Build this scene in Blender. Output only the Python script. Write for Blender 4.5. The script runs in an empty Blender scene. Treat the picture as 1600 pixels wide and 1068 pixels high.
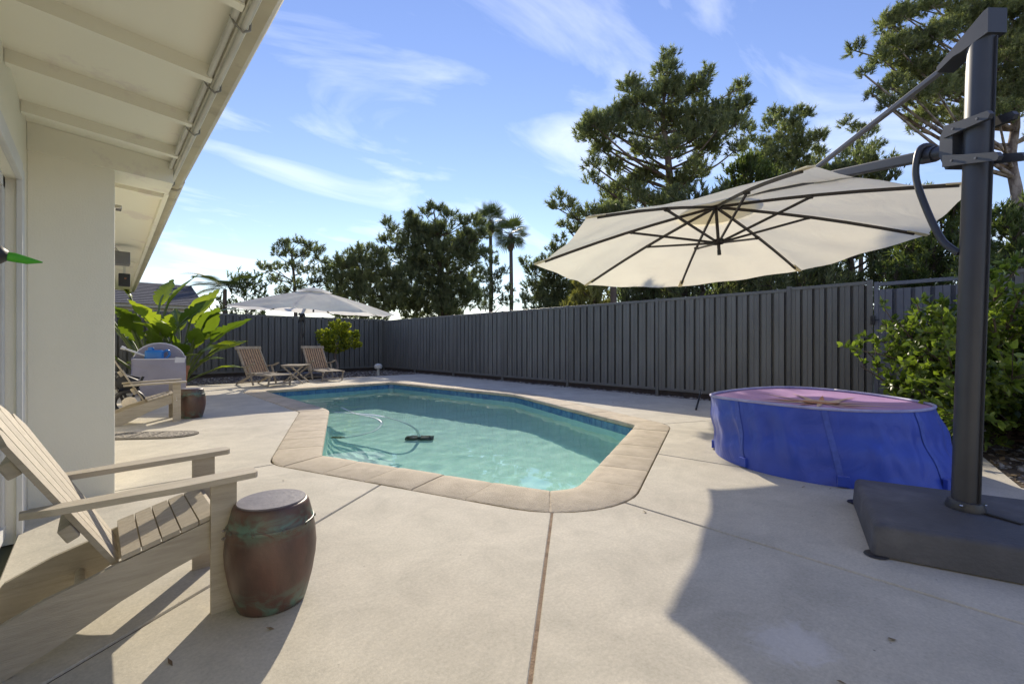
import bpy, bmesh, math, random
import numpy as np
from mathutils import Vector, Matrix
R_ = math.radians
sc = bpy.context.scene
COL = sc.collection

# ------------------------------------------------------------------ camera, sky, sun, exposure
YAW = R_(42.4)                       # world X: across the yard towards the fence, Y: along the fence, Z up
cam_d = bpy.data.cameras.new('camera')
cam_d.sensor_width = 36.0; cam_d.lens = 16.0; cam_d.shift_y = 0.00125
cam_d.clip_start = 0.05; cam_d.clip_end = 2000
cam = bpy.data.objects.new('camera', cam_d); COL.objects.link(cam)
cam.location = (0, 0, 1.0); cam.rotation_euler = (R_(90), 0, -YAW)
sc.camera = cam

SUN_ELEV = R_(28.3)
SUN_AZ = math.atan2(0.605, 0.796)    # clockwise from +Y
sun_vec = Vector((math.sin(SUN_AZ) * math.cos(SUN_ELEV), math.cos(SUN_AZ) * math.cos(SUN_ELEV), math.sin(SUN_ELEV)))
sl = bpy.data.lights.new('sun', 'SUN'); sl.energy = 2.0; sl.angle = R_(0.55); sl.color = (1.0, 0.89, 0.72)
so = bpy.data.objects.new('sun', sl); COL.objects.link(so); so.location = (10, 14, 30)
so.rotation_euler = (-sun_vec).to_track_quat('-Z', 'Y').to_euler()
try: sl.cycles.is_caustics_light = True
except Exception: pass

world = bpy.data.worlds.new('World'); sc.world = world; world.use_nodes = True
wt = world.node_tree; wt.nodes.clear()
def wn(t, **k):
    n = wt.nodes.new(t)
    for a, b in k.items(): setattr(n, a, b)
    return n
sky = wn('ShaderNodeTexSky', sky_type='NISHITA', sun_disc=False)
sky.sun_elevation = SUN_ELEV; sky.sun_rotation = SUN_AZ
sky.air_density = 1.0; sky.dust_density = 0.0; sky.ozone_density = 3.0
tc = wn('ShaderNodeTexCoord'); sep = wn('ShaderNodeSeparateXYZ')
wt.links.new(tc.outputs['Generated'], sep.inputs[0])
mz = wn('ShaderNodeMath', operation='MAXIMUM'); mz.inputs[1].default_value = 0.0
wt.links.new(sep.outputs['Z'], mz.inputs[0])
az = wn('ShaderNodeMath', operation='ADD'); az.inputs[1].default_value = 0.16
wt.links.new(mz.outputs[0], az.inputs[0])
cmb = wn('ShaderNodeCombineXYZ')
for ax in 'XY':
    d = wn('ShaderNodeMath', operation='DIVIDE')
    wt.links.new(sep.outputs[ax], d.inputs[0]); wt.links.new(az.outputs[0], d.inputs[1])
    wt.links.new(d.outputs[0], cmb.inputs[ax])
mp = wn('ShaderNodeMapping'); mp.inputs['Rotation'].default_value = (0, 0, R_(46)); mp.inputs['Scale'].default_value = (0.8, 1.6, 1)
mp.inputs['Location'].default_value = (1.3, 0.2, 0)
wt.links.new(cmb.outputs[0], mp.inputs[0])
n1 = wn('ShaderNodeTexNoise'); n1.inputs['Scale'].default_value = 1.5; n1.inputs['Detail'].default_value = 9; n1.inputs['Roughness'].default_value = 0.55; n1.inputs['Distortion'].default_value = 0.8
wt.links.new(mp.outputs[0], n1.inputs['Vector'])
cr = wn('ShaderNodeValToRGB'); cr.color_ramp.elements[0].position = 0.50; cr.color_ramp.elements[0].color = (0, 0, 0, 1)
cr.color_ramp.elements[1].position = 0.82; cr.color_ramp.elements[1].color = (0.38, 0.38, 0.38, 1)
wt.links.new(n1.outputs[0], cr.inputs[0])
SKY_STRENGTH = 0.15
mx = wn('ShaderNodeMix', data_type='RGBA'); mx.inputs['B'].default_value = (5.6, 5.5, 5.3, 1)
wt.links.new(cr.outputs[0], mx.inputs['Factor'])
srgb = wn('ShaderNodeSeparateColor'); wt.links.new(sky.outputs[0], srgb.inputs[0]); crgb = wn('ShaderNodeCombineColor')
for ch, g_, a_ in (('Red', 1.05, .116), ('Green', 1.02, .1005), ('Blue', .75, .168)):      # one even grade of the whole sky
    pw = wn('ShaderNodeMath', operation='POWER'); pw.inputs[1].default_value = g_; wt.links.new(srgb.outputs[ch], pw.inputs[0])
    ml = wn('ShaderNodeMath', operation='MULTIPLY'); ml.inputs[1].default_value = a_ * 4.16; wt.links.new(pw.outputs[0], ml.inputs[0])
    wt.links.new(ml.outputs[0], crgb.inputs[ch])
wt.links.new(crgb.outputs[0], mx.inputs['A'])
bg = wn('ShaderNodeBackground'); bg.inputs['Strength'].default_value = SKY_STRENGTH
wt.links.new(mx.outputs['Result'], bg.inputs['Color'])
wo = wn('ShaderNodeOutputWorld'); wt.links.new(bg.outputs[0], wo.inputs['Surface'])

sc.view_settings.view_transform = 'Standard'; sc.view_settings.look = 'None'
sc.view_settings.exposure = 1.45; sc.view_settings.gamma = 1.0
sc.view_settings.use_curve_mapping = False
sc.cycles.use_denoising = True
sc.cycles.max_bounces = 10; sc.cycles.transparent_max_bounces = 16; sc.cycles.sample_clamp_indirect = 6

# ------------------------------------------------------------------ helpers
def pos(xc, zc):                     # metres right of / ahead of the camera -> yard X, Y
    return (xc * math.cos(YAW) + zc * math.sin(YAW), -xc * math.sin(YAW) + zc * math.cos(YAW))

def props(o, label=None, cat=None, group=None, kind=None):
    if label: o['label'] = label
    if cat: o['category'] = cat
    if group: o['group'] = group
    if kind: o['kind'] = kind
    return o

def thing(name, label, cat, loc=(0, 0, 0), rz=0.0, group=None):
    o = bpy.data.objects.new(name, None); COL.objects.link(o)
    o.location = loc; o.rotation_euler = (0, 0, rz); o.empty_display_size = 0.1
    return props(o, label, cat, group)

def link(name, me, mat=None, parent=None, loc=None):
    o = bpy.data.objects.new(name, me); COL.objects.link(o)
    if mat is not None and len(me.materials) == 0: me.materials.append(mat)
    if parent is not None: o.parent = parent
    if loc is not None: o.location = loc
    return o

def copy_tree(o, parent=None):
    c = o.copy(); COL.objects.link(c); c.parent = parent
    for ch in list(o.children): copy_tree(ch, c)
    return c

class MB:
    def __init__(s): s.v = []; s.f = []; s.o = Vector((0, 0, 0))
    def add(s, vs, fs):
        b = len(s.v); s.v += [tuple(v) for v in vs]; s.f += [tuple(b + i for i in f) for f in fs]; return s
    def box(s, c, size, M=None, bev=0.0):
        hx, hy, hz = (k / 2 for k in size); c = Vector(c)
        if bev <= 0:
            vs = [Vector((x, y, z)) for z in (-hz, hz) for y in (-hy, hy) for x in (-hx, hx)]
            fs = [(0, 2, 3, 1), (4, 5, 7, 6), (0, 1, 5, 4), (2, 6, 7, 3), (0, 4, 6, 2), (1, 3, 7, 5)]
        else:
            bm = bmesh.new(); bmesh.ops.create_cube(bm, size=1.0)
            for v in bm.verts: v.co = Vector((v.co.x * 2 * hx, v.co.y * 2 * hy, v.co.z * 2 * hz))
            bmesh.ops.bevel(bm, geom=list(bm.edges), offset=bev, segments=2, affect='EDGES', profile=0.6)
            bm.verts.ensure_lookup_table(); bm.verts.index_update()
            vs = [v.co.copy() for v in bm.verts]; fs = [tuple(v.index for v in f.verts) for f in bm.faces]; bm.free()
        if M is not None: vs = [M @ v for v in vs]
        return s.add([v + c for v in vs], fs)
    def bar(s, a, b, w, h, up=(0, 0, 1), bev=0.0):        # box of width w, height h from a to b
        a = Vector(a); b = Vector(b); d = (b - a); L = d.length; d.normalize()
        side = d.cross(Vector(up)); 
        if side.length < 1e-5: side = d.cross(Vector((0, 1, 0)))
        side.normalize(); u = side.cross(d).normalized()
        M = Matrix((d, side, u)).transposed()
        return s.box((a + b) / 2, (L, w, h), M, bev)
    def tube(s, path, r, seg=8, cap=True, sy=1.0):
        path = [Vector(p) for p in path]; n = len(path)
        rs = [r] * n if not hasattr(r, '__len__') else r
        prev = None; b = len(s.v); vs = []; fs = []
        for i, p in enumerate(path):
            d = (path[min(i + 1, n - 1)] - path[max(i - 1, 0)]).normalized()
            if prev is None:
                a = d.cross(Vector((0, 0, 1)))
                if a.length < 1e-3: a = d.cross(Vector((1, 0, 0)))
            else:
                a = prev - d * prev.dot(d)
            a.normalize(); prev = a; c = d.cross(a)
            for k in range(seg):
                t = 2 * math.pi * k / seg
                vs.append(p + a * (math.cos(t) * rs[i]) + c * (math.sin(t) * rs[i] * sy))
        for i in range(n - 1):
            for k in range(seg):
                k2 = (k + 1) % seg
                fs.append((i * seg + k, i * seg + k2, (i + 1) * seg + k2, (i + 1) * seg + k))
        if cap:
            fs.append(tuple(range(seg))[::-1]); fs.append(tuple((n - 1) * seg + k for k in range(seg)))
        return s.add(vs, fs)
    def lathe(s, prof, c=(0, 0, 0), seg=32):
        c = Vector(c); vs = []; fs = []; n = len(prof)
        for r, z in prof:
            for k in range(seg):
                t = 2 * math.pi * k / seg; vs.append(c + Vector((r * math.cos(t), r * math.sin(t), z)))
        for i in range(n - 1):
            for k in range(seg):
                k2 = (k + 1) % seg; fs.append((i * seg + k, i * seg + k2, (i + 1) * seg + k2, (i + 1) * seg + k))
        fs.append(tuple(range(seg))[::-1]); fs.append(tuple((n - 1) * seg + k for k in range(seg)))
        return s.add(vs, fs)
    def prism(s, poly, z0, z1):
        n = len(poly)
        vs = [(p[0], p[1], z0) for p in poly] + [(p[0], p[1], z1) for p in poly]
        fs = [tuple(range(n))[::-1], tuple(range(n, 2 * n))] + [(i, (i + 1) % n, n + (i + 1) % n, n + i) for i in range(n)]
        return s.add(vs, fs)
    def extrude(s, poly, fn0, fn1):                        # same outline at two ends
        n = len(poly)
        vs = [fn0(p) for p in poly] + [fn1(p) for p in poly]
        fs = [tuple(range(n))[::-1], tuple(range(n, 2 * n))] + [(i, (i + 1) % n, n + (i + 1) % n, n + i) for i in range(n)]
        return s.add(vs, fs)
    def mesh(s, name, off=(0, 0, 0), smooth=None):
        me = bpy.data.meshes.new(name); o = Vector(off)
        me.from_pydata([tuple(Vector(v) - o) for v in s.v], [], s.f)
        bm = bmesh.new(); bm.from_mesh(me); bmesh.ops.recalc_face_normals(bm, faces=bm.faces); bm.to_mesh(me); bm.free()
        if smooth is not None: shade(me, smooth)
        return me
    def build(s, name, mat, parent=None, smooth=None, world=True):
        off = parent_origin(parent) if (parent is not None and world) else (0, 0, 0)
        return link(name, s.mesh(name, off, smooth), mat, parent)

def parent_origin(p):
    o = Vector((0, 0, 0))
    while p is not None: o += p.location; p = p.parent
    return o

def shade(me, angle=40):
    me.polygons.foreach_set('use_smooth', [True] * len(me.polygons))
    if angle >= 180: return
    bm = bmesh.new(); bm.from_mesh(me); a = R_(angle)
    for e in bm.edges:
        if len(e.link_faces) == 2: e.smooth = e.calc_face_angle(0) < a
        else: e.smooth = False
    bm.to_mesh(me); bm.free()

def mesh_np(name, V, F, attr=None):                        # numpy vertices and triangles
    me = bpy.data.meshes.new(name); V = np.asarray(V, np.float32); F = np.asarray(F, np.int32)
    n = F.shape[1]
    me.vertices.add(len(V)); me.vertices.foreach_set('co', V.ravel())
    me.loops.add(F.size); me.loops.foreach_set('vertex_index', F.ravel())
    me.polygons.add(len(F)); me.polygons.foreach_set('loop_start', np.arange(0, F.size, n, dtype=np.int32))
    me.polygons.foreach_set('loop_total', np.full(len(F), n, np.int32))
    me.update(calc_edges=True)
    if attr is not None:
        a = me.attributes.new('tint', 'FLOAT', 'POINT'); a.data.foreach_set('value', np.asarray(attr, np.float32))
    me.validate()
    return me

# ------------------------------------------------------------------ materials
def mat_new(name):
    m = bpy.data.materials.new(name); m.use_nodes = True; nt = m.node_tree
    p = nt.nodes['Principled BSDF']; return m, nt, p

def mat(name, c1, c2=None, rough=0.6, scale=6.0, detail=6, bump=0.0, bscale=None, metal=0.0, spec=0.5, stretch=None, lo=0.35, hi=0.65, third=None, tscale=1.2, tlo=.55, thi=.7, coat=0.0, rvar=0.0, ovar=0.0):
    m, nt, p = mat_new(name); L = nt.links
    p.inputs['Roughness'].default_value = rough; p.inputs['Metallic'].default_value = metal
    p.inputs['Specular IOR Level'].default_value = spec
    if coat: p.inputs['Coat Weight'].default_value = coat
    c2 = c2 or tuple(k * 0.85 for k in c1)
    t = nt.nodes.new('ShaderNodeTexCoord'); mpn = nt.nodes.new('ShaderNodeMapping'); L.new(t.outputs['Object'], mpn.inputs[0])
    if stretch: mpn.inputs['Scale'].default_value = stretch
    n = nt.nodes.new('ShaderNodeTexNoise'); n.inputs['Scale'].default_value = scale; n.inputs['Detail'].default_value = detail; n.inputs['Roughness'].default_value = 0.6
    L.new(mpn.outputs[0], n.inputs['Vector'])
    r = nt.nodes.new('ShaderNodeValToRGB'); r.color_ramp.elements[0].position = lo; r.color_ramp.elements[1].position = hi
    r.color_ramp.elements[0].color = (*c2, 1); r.color_ramp.elements[1].color = (*c1, 1)
    L.new(n.outputs[0], r.inputs[0]); out = r.outputs[0]
    if third:
        n3 = nt.nodes.new('ShaderNodeTexNoise'); n3.inputs['Scale'].default_value = tscale; n3.inputs['Detail'].default_value = 7; n3.inputs['Roughness'].default_value = 0.65
        L.new(mpn.outputs[0], n3.inputs['Vector'])
        r3 = nt.nodes.new('ShaderNodeValToRGB'); r3.color_ramp.elements[0].position = tlo; r3.color_ramp.elements[1].position = thi
        L.new(n3.outputs[0], r3.inputs[0])
        mxn = nt.nodes.new('ShaderNodeMix'); mxn.data_type = 'RGBA'; mxn.inputs['B'].default_value = (*third, 1)
        L.new(r3.outputs[0], mxn.inputs['Factor']); L.new(out, mxn.inputs['A']); out = mxn.outputs['Result']
    if ovar:                                               # board-to-board difference
        oi = nt.nodes.new('ShaderNodeObjectInfo'); mo = nt.nodes.new('ShaderNodeMapRange'); mo.inputs['To Min'].default_value = 1 - ovar; mo.inputs['To Max'].default_value = 1 + ovar; L.new(oi.outputs['Random'], mo.inputs['Value'])
        vs_ = nt.nodes.new('ShaderNodeVectorMath'); vs_.operation = 'SCALE'; L.new(out, vs_.inputs[0]); L.new(mo.outputs[0], vs_.inputs['Scale']); out = vs_.outputs[0]
    L.new(out, p.inputs['Base Color'])
    if rvar:
        mr = nt.nodes.new('ShaderNodeMapRange'); mr.inputs['To Min'].default_value = rough - rvar; mr.inputs['To Max'].default_value = rough + rvar
        L.new(n.outputs[0], mr.inputs['Value']); L.new(mr.outputs[0], p.inputs['Roughness'])
    if bump:
        nb = nt.nodes.new('ShaderNodeTexNoise'); nb.inputs['Scale'].default_value = bscale or scale * 6; nb.inputs['Detail'].default_value = 5
        L.new(mpn.outputs[0], nb.inputs['Vector'])
        b = nt.nodes.new('ShaderNodeBump'); b.inputs['Strength'].default_value = bump; b.inputs['Distance'].default_value = 0.01
        L.new(nb.outputs[0], b.inputs['Height']); L.new(b.outputs[0], p.inputs['Normal'])
    return m

def leaf_mat(name, dark, light, trans=0.35, rough=0.5, attr=True, spec=0.35, tcol=None):
    m, nt, p = mat_new(name); L = nt.links
    r = nt.nodes.new('ShaderNodeValToRGB'); r.color_ramp.elements[0].color = (*dark, 1); r.color_ramp.elements[1].color = (*light, 1)
    if attr:
        a = nt.nodes.new('ShaderNodeAttribute'); a.attribute_name = 'tint'; L.new(a.outputs['Fac'], r.inputs[0])
    else:
        a = nt.nodes.new('ShaderNodeObjectInfo'); L.new(a.outputs['Random'], r.inputs[0])
    p.inputs['Roughness'].default_value = rough; p.inputs['Specular IOR Level'].default_value = spec
    L.new(r.outputs[0], p.inputs['Base Color'])
    tr = nt.nodes.new('ShaderNodeBsdfTranslucent')
    hsn = nt.nodes.new('ShaderNodeMix'); hsn.data_type = 'RGBA'; hsn.blend_type = 'MULTIPLY'; hsn.inputs['Factor'].default_value = 1
    hsn.inputs['B'].default_value = (*(tcol or (1.5, 1.6, 0.7)), 1)
    L.new(r.outputs[0], hsn.inputs['A']); L.new(hsn.outputs['Result'], tr.inputs['Color'])
    ms = nt.nodes.new('ShaderNodeMixShader'); ms.inputs[0].default_value = trans
    L.new(p.outputs[0], ms.inputs[1]); L.new(tr.outputs[0], ms.inputs[2]); L.new(ms.outputs[0], nt.nodes['Material Output'].inputs['Surface'])
    return m

def fabric_mat(name, c, trans, wscale=0.0, rough=0.85, c2=None):
    m, nt, p = mat_new(name); L = nt.links
    t = nt.nodes.new('ShaderNodeTexCoord'); n = nt.nodes.new('ShaderNodeTexNoise'); n.inputs['Scale'].default_value = 2.3; n.inputs['Detail'].default_value = 6
    L.new(t.outputs['Object'], n.inputs['Vector'])
    r = nt.nodes.new('ShaderNodeValToRGB'); c2 = c2 or tuple(k * .88 for k in c)
    r.color_ramp.elements[0].position = .35; r.color_ramp.elements[1].position = .65
    r.color_ramp.elements[0].color = (*c2, 1); r.color_ramp.elements[1].color = (*c, 1); L.new(n.outputs[0], r.inputs[0])
    L.new(r.outputs[0], p.inputs['Base Color']); p.inputs['Roughness'].default_value = rough; p.inputs['Specular IOR Level'].default_value = 0.25
    nb = nt.nodes.new('ShaderNodeTexNoise'); nb.inputs['Scale'].default_value = 3.0; nb.inputs['Detail'].default_value = 4; nb.inputs['Distortion'].default_value = 1.2
    L.new(t.outputs['Object'], nb.inputs['Vector'])
    b = nt.nodes.new('ShaderNodeBump'); b.inputs['Strength'].default_value = 0.35; b.inputs['Distance'].default_value = 0.03
    L.new(nb.outputs[0], b.inputs['Height']); L.new(b.outputs[0], p.inputs['Normal'])
    tr = nt.nodes.new('ShaderNodeBsdfTranslucent'); L.new(r.outputs[0], tr.inputs['Color']); L.new(b.outputs[0], tr.inputs['Normal'])
    ms = nt.nodes.new('ShaderNodeMixShader'); ms.inputs[0].default_value = trans
    L.new(p.outputs[0], ms.inputs[1]); L.new(tr.outputs[0], ms.inputs[2]); L.new(ms.outputs[0], nt.nodes['Material Output'].inputs['Surface'])
    return m

M = {}
M['soil'] = mat('soil', (.13, .095, .06), (.07, .05, .035), .95, 5, bump=.6, bscale=40)
M['terrain'] = mat('terrain', (.16, .15, .08), (.08, .09, .045), .95, .6, bump=.5, bscale=8)
M['coping'] = mat('coping', (.55, .47, .345), (.45, .38, .272), .85, 6, ovar=.07, bump=.7, bscale=110, third=(.37, .305, .22), tscale=5.5, tlo=.50, thi=.80)
M['mortar'] = mat('mortar', (.52, .45, .34), (.36, .30, .22), .9, 12, bump=.4, bscale=90)
M['house'] = mat('house_paint', (.90, .87, .73), (.87, .84, .70), .65, 1.6, bump=.22, bscale=110, third=(.80, .78, .67), tscale=2.2, tlo=.58, thi=.8)
M['soffit'] = mat('soffit_paint', (.90, .88, .74), (.88, .85, .71), .6, .9, bump=.06, bscale=60, third=(.80, .75, .66), tscale=1.3, tlo=.56, thi=.6)
M['trim'] = mat('trim_paint', (.80, .80, .76), None, .45, 2)
M['gutter'] = mat('gutter_paint', (.55, .50, .36), (.46, .41, .29), .5, 3, third=(.36, .31, .22), tscale=5)
M['conduit'] = mat('conduit', (.62, .61, .54), (.5, .49, .43), .4, 4)
M['clip'] = mat('clip', (.30, .29, .25), (.2, .19, .16), .5, 4)
M['shingle'] = mat('shingle', (.10, .10, .11), (.05, .05, .055), .9, 9, bump=.5, bscale=40)
M['dark'] = mat('dark_metal', (.046, .049, .056), (.036, .038, .044), .42, 4, spec=.5, rvar=.08)
M['rib'] = mat('rib_metal', (.035, .028, .022), (.026, .02, .016), .5, 4)
M['tank'] = mat('tank_plastic', (.090, .092, .104), (.058, .060, .068), .62, 3.5, bump=.35, bscale=60, third=(.16, .16, .17), tscale=3.3, tlo=.55, thi=.85)
M['canvas'] = fabric_mat('canvas', (.88, .82, .64), .52, c2=(.83, .77, .60))
M['canvas_white'] = fabric_mat('canvas_white', (.90, .88, .80), .60)
M['chair'] = mat('chair_resin', (.45, .395, .30), (.37, .32, .24), .6, 6, stretch=(1, 9, 9), bump=.3, bscale=40, ovar=.09, third=(.30, .255, .185), tscale=4, tlo=.56, thi=.8)
M['teak'] = mat('teak', (.46, .32, .21), (.34, .23, .15), .8, 14, stretch=(1, 1, 1), bump=.3, bscale=50)
M['teak_top'] = mat('teak_grey', (.40, .35, .28), (.28, .24, .19), .8, 14, bump=.3, bscale=50)
M['pebble'] = mat('pebble', (.30, .27, .23), (.14, .12, .10), .85, 3)
M['bark'] = mat('bark', (.14, .105, .08), (.07, .05, .04), .95, 6, bump=.8, bscale=22, stretch=(1, 1, .35))
M['bark_pale'] = mat('bark_pale', (.42, .35, .29), (.16, .12, .10), .95, 5, bump=.8, bscale=14, stretch=(1, 1, .5), lo=.42, hi=.58)
M['bark_mid'] = mat('bark_mid', (.26, .19, .15), (.12, .085, .065), .95, 6, bump=.8, bscale=20, stretch=(1, 1, .4))
M['black'] = mat('black_rubber', (.02, .02, .022), None, .5, 5)
M['chrome'] = mat('chrome', (.7, .7, .7), None, .2, 5, metal=1)
M['white'] = mat('white_plastic', (.78, .78, .76), None, .4, 4)
M['grey_box'] = mat('grey_box', (.16, .16, .17), None, .5, 4)
M['terracotta'] = mat('terracotta', (.33, .15, .08), (.25, .11, .06), .8, 5, bump=.2)
M['blue_plastic'] = mat('blue_plastic', (.03, .22, .62), None, .3, 4)
M['cloth_grey'] = fabric_mat('cloth_grey', (.42, .40, .46), .12)
M['palm_trunk'] = mat('palm_trunk', (.17, .13, .10), (.10, .08, .06), .9, 8, stretch=(1, 1, 5), bump=.5)
M['pine'] = leaf_mat('pine_needles', (.092, .106, .056), (.38, .37, .195), .50, tcol=(1.15, 1.4, .7))
M['pine_dark'] = leaf_mat('pine_needles_dark', (.070, .086, .047), (.30, .30, .16), .50, tcol=(1.15, 1.4, .7))
M['broad'] = leaf_mat('broad_leaves', (.048, .072, .028), (.19, .23, .085), .45)
M['bush_yellow'] = leaf_mat('yellow_needles', (.12, .12, .035), (.34, .32, .12), .35)
M['citrus'] = leaf_mat('citrus_leaves', (.045, .080, .018), (.22, .29, .05), .42, rough=.35, spec=.5)
M['citrus_one'] = leaf_mat('citrus_leaf', (.045, .080, .018), (.24, .31, .05), .42, rough=.35, attr=False, spec=.5)
M['lime'] = leaf_mat('lime_leaves', (.08, .12, .012), (.36, .36, .03), .4)
M['banana'] = leaf_mat('banana_leaf', (.075, .13, .022), (.24, .32, .05), .55, rough=.35, attr=False, spec=.5, tcol=(1.6, 1.5, .5))
M['stalk'] = mat('stalk', (.16, .22, .07), (.12, .15, .06), .6, 6)
M['palm'] = leaf_mat('palm_fronds', (.05, .07, .025), (.13, .16, .06), .3, attr=False)

# fence sheet: dark painted steel with fine rolled lines
def fence_mat(name, axis):
    m, nt, p = mat_new(name); L = nt.links
    t = nt.nodes.new('ShaderNodeTexCoord'); n = nt.nodes.new('ShaderNodeTexNoise'); n.inputs['Scale'].default_value = 1.7; n.inputs['Detail'].default_value = 7
    mpn = nt.nodes.new('ShaderNodeMapping'); mpn.inputs['Scale'].default_value = (3, 3, .5); L.new(t.outputs['Object'], mpn.inputs[0]); L.new(mpn.outputs[0], n.inputs['Vector'])
    r = nt.nodes.new('ShaderNodeValToRGB'); r.color_ramp.elements[0].position = .3; r.color_ramp.elements[1].position = .7
    r.color_ramp.elements[0].color = (.118, .114, .098, 1); r.color_ramp.elements[1].color = (.168, .163, .142, 1); L.new(n.outputs[0], r.inputs[0])
    oi = nt.nodes.new('ShaderNodeObjectInfo'); mr = nt.nodes.new('ShaderNodeMapRange'); mr.inputs['To Min'].default_value = .88; mr.inputs['To Max'].default_value = 1.1; L.new(oi.outputs['Random'], mr.inputs['Value'])
    vx = nt.nodes.new('ShaderNodeVectorMath'); vx.operation = 'SCALE'; L.new(r.outputs[0], vx.inputs[0]); L.new(mr.outputs[0], vx.inputs['Scale']); L.new(vx.outputs[0], p.inputs['Base Color'])
    p.inputs['Roughness'].default_value = .48
    w = nt.nodes.new('ShaderNodeTexWave'); w.bands_direction = axis; w.inputs['Scale'].default_value = 18; w.inputs['Distortion'].default_value = 0.2
    L.new(t.outputs['Object'], w.inputs['Vector'])
    b = nt.nodes.new('ShaderNodeBump'); b.inputs['Strength'].default_value = .25; b.inputs['Distance'].default_value = .004
    L.new(w.outputs['Fac'], b.inputs['Height']); L.new(b.outputs[0], p.inputs['Normal'])
    return m
M['fence_y'] = fence_mat('fence_steel', 'Y'); M['fence_x'] = fence_mat('fence_steel_back', 'X')
M['fence_post'] = mat('fence_post', (.155, .15, .132), (.125, .12, .106), .45, 3)
M['gate'] = mat('gate_steel', (.14, .145, .165), (.11, .115, .135), .45, 3)

# concrete: trowelled, mottled, with pits and a few pale scuffs
def concrete():
    m, nt, p = mat_new('concrete'); L = nt.links; N = nt.nodes.new
    t = N('ShaderNodeTexCoord')
    def noise(s, d=6, ro=.6, dist=0):
        n = N('ShaderNodeTexNoise'); n.inputs['Scale'].default_value = s; n.inputs['Detail'].default_value = d; n.inputs['Roughness'].default_value = ro; n.inputs['Distortion'].default_value = dist
        L.new(t.outputs['Object'], n.inputs['Vector']); return n
    def ramp(src, p0, c0, p1, c1):
        r = N('ShaderNodeValToRGB'); r.color_ramp.elements[0].position = p0; r.color_ramp.elements[0].color = (*c0, 1)
        r.color_ramp.elements[1].position = p1; r.color_ramp.elements[1].color = (*c1, 1); L.new(src, r.inputs[0]); return r
    def mixc(f, a, b, mode='MIX'):
        x = N('ShaderNodeMix'); x.data_type = 'RGBA'; x.blend_type = mode
        for k, val in (('Factor', f), ('A', a), ('B', b)):
            if isinstance(val, tuple): x.inputs[k].default_value = (*val, 1)
            elif isinstance(val, float): x.inputs[k].default_value = val
            else: L.new(val, x.inputs[k])
        return x.outputs['Result']
    base = ramp(noise(1.1, 8, .62, .3).outputs[0], .3, (.50, .46, .375), .7, (.60, .56, .46)).outputs[0]
    blot = ramp(noise(3.2, 9, .74, .6).outputs[0], .32, (.80, .80, .79), .70, (1.08, 1.07, 1.06)).outputs[0]
    c = mixc(1.0, base, blot, 'MULTIPLY')
    fine = ramp(noise(75, 4, .75).outputs[0], .3, (.84, .84, .83), .7, (1.10, 1.10, 1.10)).outputs[0]
    c = mixc(1.0, c, fine, 'MULTIPLY')
    scuff = ramp(noise(2.1, 10, .75, 1.4).outputs[0], .665, (0, 0, 0), .73, (.35, .35, .35)).outputs[0]
    c = mixc(scuff, c, (.52, .50, .46))
    v = N('ShaderNodeTexVoronoi'); v.inputs['Scale'].default_value = 9; L.new(t.outputs['Object'], v.inputs['Vector'])
    pit = ramp(v.outputs['Distance'], .028, (1, 1, 1), .045, (0, 0, 0)).outputs[0]
    sel = ramp(noise(2.7, 2).outputs[0], .52, (0, 0, 0), .56, (.7, .7, .7)).outputs[0]
    pm = mixc(1.0, pit, sel, 'MULTIPLY')
    c = mixc(pm, c, (.13, .11, .09))
    rs_ = ramp(noise(1.7, 8, .8, 2.0).outputs[0], .66, (0, 0, 0), .80, (.30, .30, .30)).outputs[0]; c = mixc(rs_, c, (.36, .28, .19))
    vm = N('ShaderNodeVectorMath'); vm.operation = 'DISTANCE'; vm.inputs[1].default_value = (1.72, .50, 0); L.new(t.outputs['Object'], vm.inputs[0])
    sm_ = N('ShaderNodeMapRange'); sm_.inputs['From Min'].default_value = .05; sm_.inputs['From Max'].default_value = .27; sm_.inputs['To Min'].default_value = .26; sm_.inputs['To Max'].default_value = -.2; L.new(vm.outputs['Value'], sm_.inputs['Value'])
    ad = N('ShaderNodeMath'); ad.operation = 'ADD'; L.new(sm_.outputs[0], ad.inputs[0]); L.new(noise(9, 7, .7, 1.0).outputs[0], ad.inputs[1])
    st_ = ramp(ad.outputs[0], .56, (0, 0, 0), .72, (.38, .38, .38)).outputs[0]; c = mixc(st_, c, (.66, .64, .62))
    L.new(c, p.inputs['Base Color']); p.inputs['Roughness'].default_value = .82; p.inputs['Specular IOR Level'].default_value = .3
    nb = noise(140, 4); b = N('ShaderNodeBump'); b.inputs['Strength'].default_value = .22; b.inputs['Distance'].default_value = .004
    L.new(nb.outputs[0], b.inputs['Height'])
    nb2 = noise(7, 5); b2 = N('ShaderNodeBump'); b2.inputs['Strength'].default_value = .15; b2.inputs['Distance'].default_value = .01
    L.new(nb2.outputs[0], b2.inputs['Height']); L.new(b.outputs[0], b2.inputs['Normal']); L.new(b2.outputs[0], p.inputs['Normal'])
    return m
M['concrete'] = concrete()
M['plaster'] = mat('pool_plaster', (.67, .90, .82), (.55, .80, .72), .8, 5.5, third=(.76, .93, .87), tscale=14, tlo=.48, thi=.75)
M['tile'] = mat('pool_tile', (.035, .12, .27), (.10, .26, .40), .25, 9, spec=.6)

def water_mat():
    m, nt, p = mat_new('pool_water'); nt.nodes.remove(p)
    g = nt.nodes.new('ShaderNodeBsdfGlass'); g.inputs['Color'].default_value = (.90, .985, .965, 1); g.inputs['IOR'].default_value = 1.333; g.inputs['Roughness'].default_value = 0
    nt.links.new(g.outputs[0], nt.nodes['Material Output'].inputs['Surface'])
    return m
M['water'] = water_mat()

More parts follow.
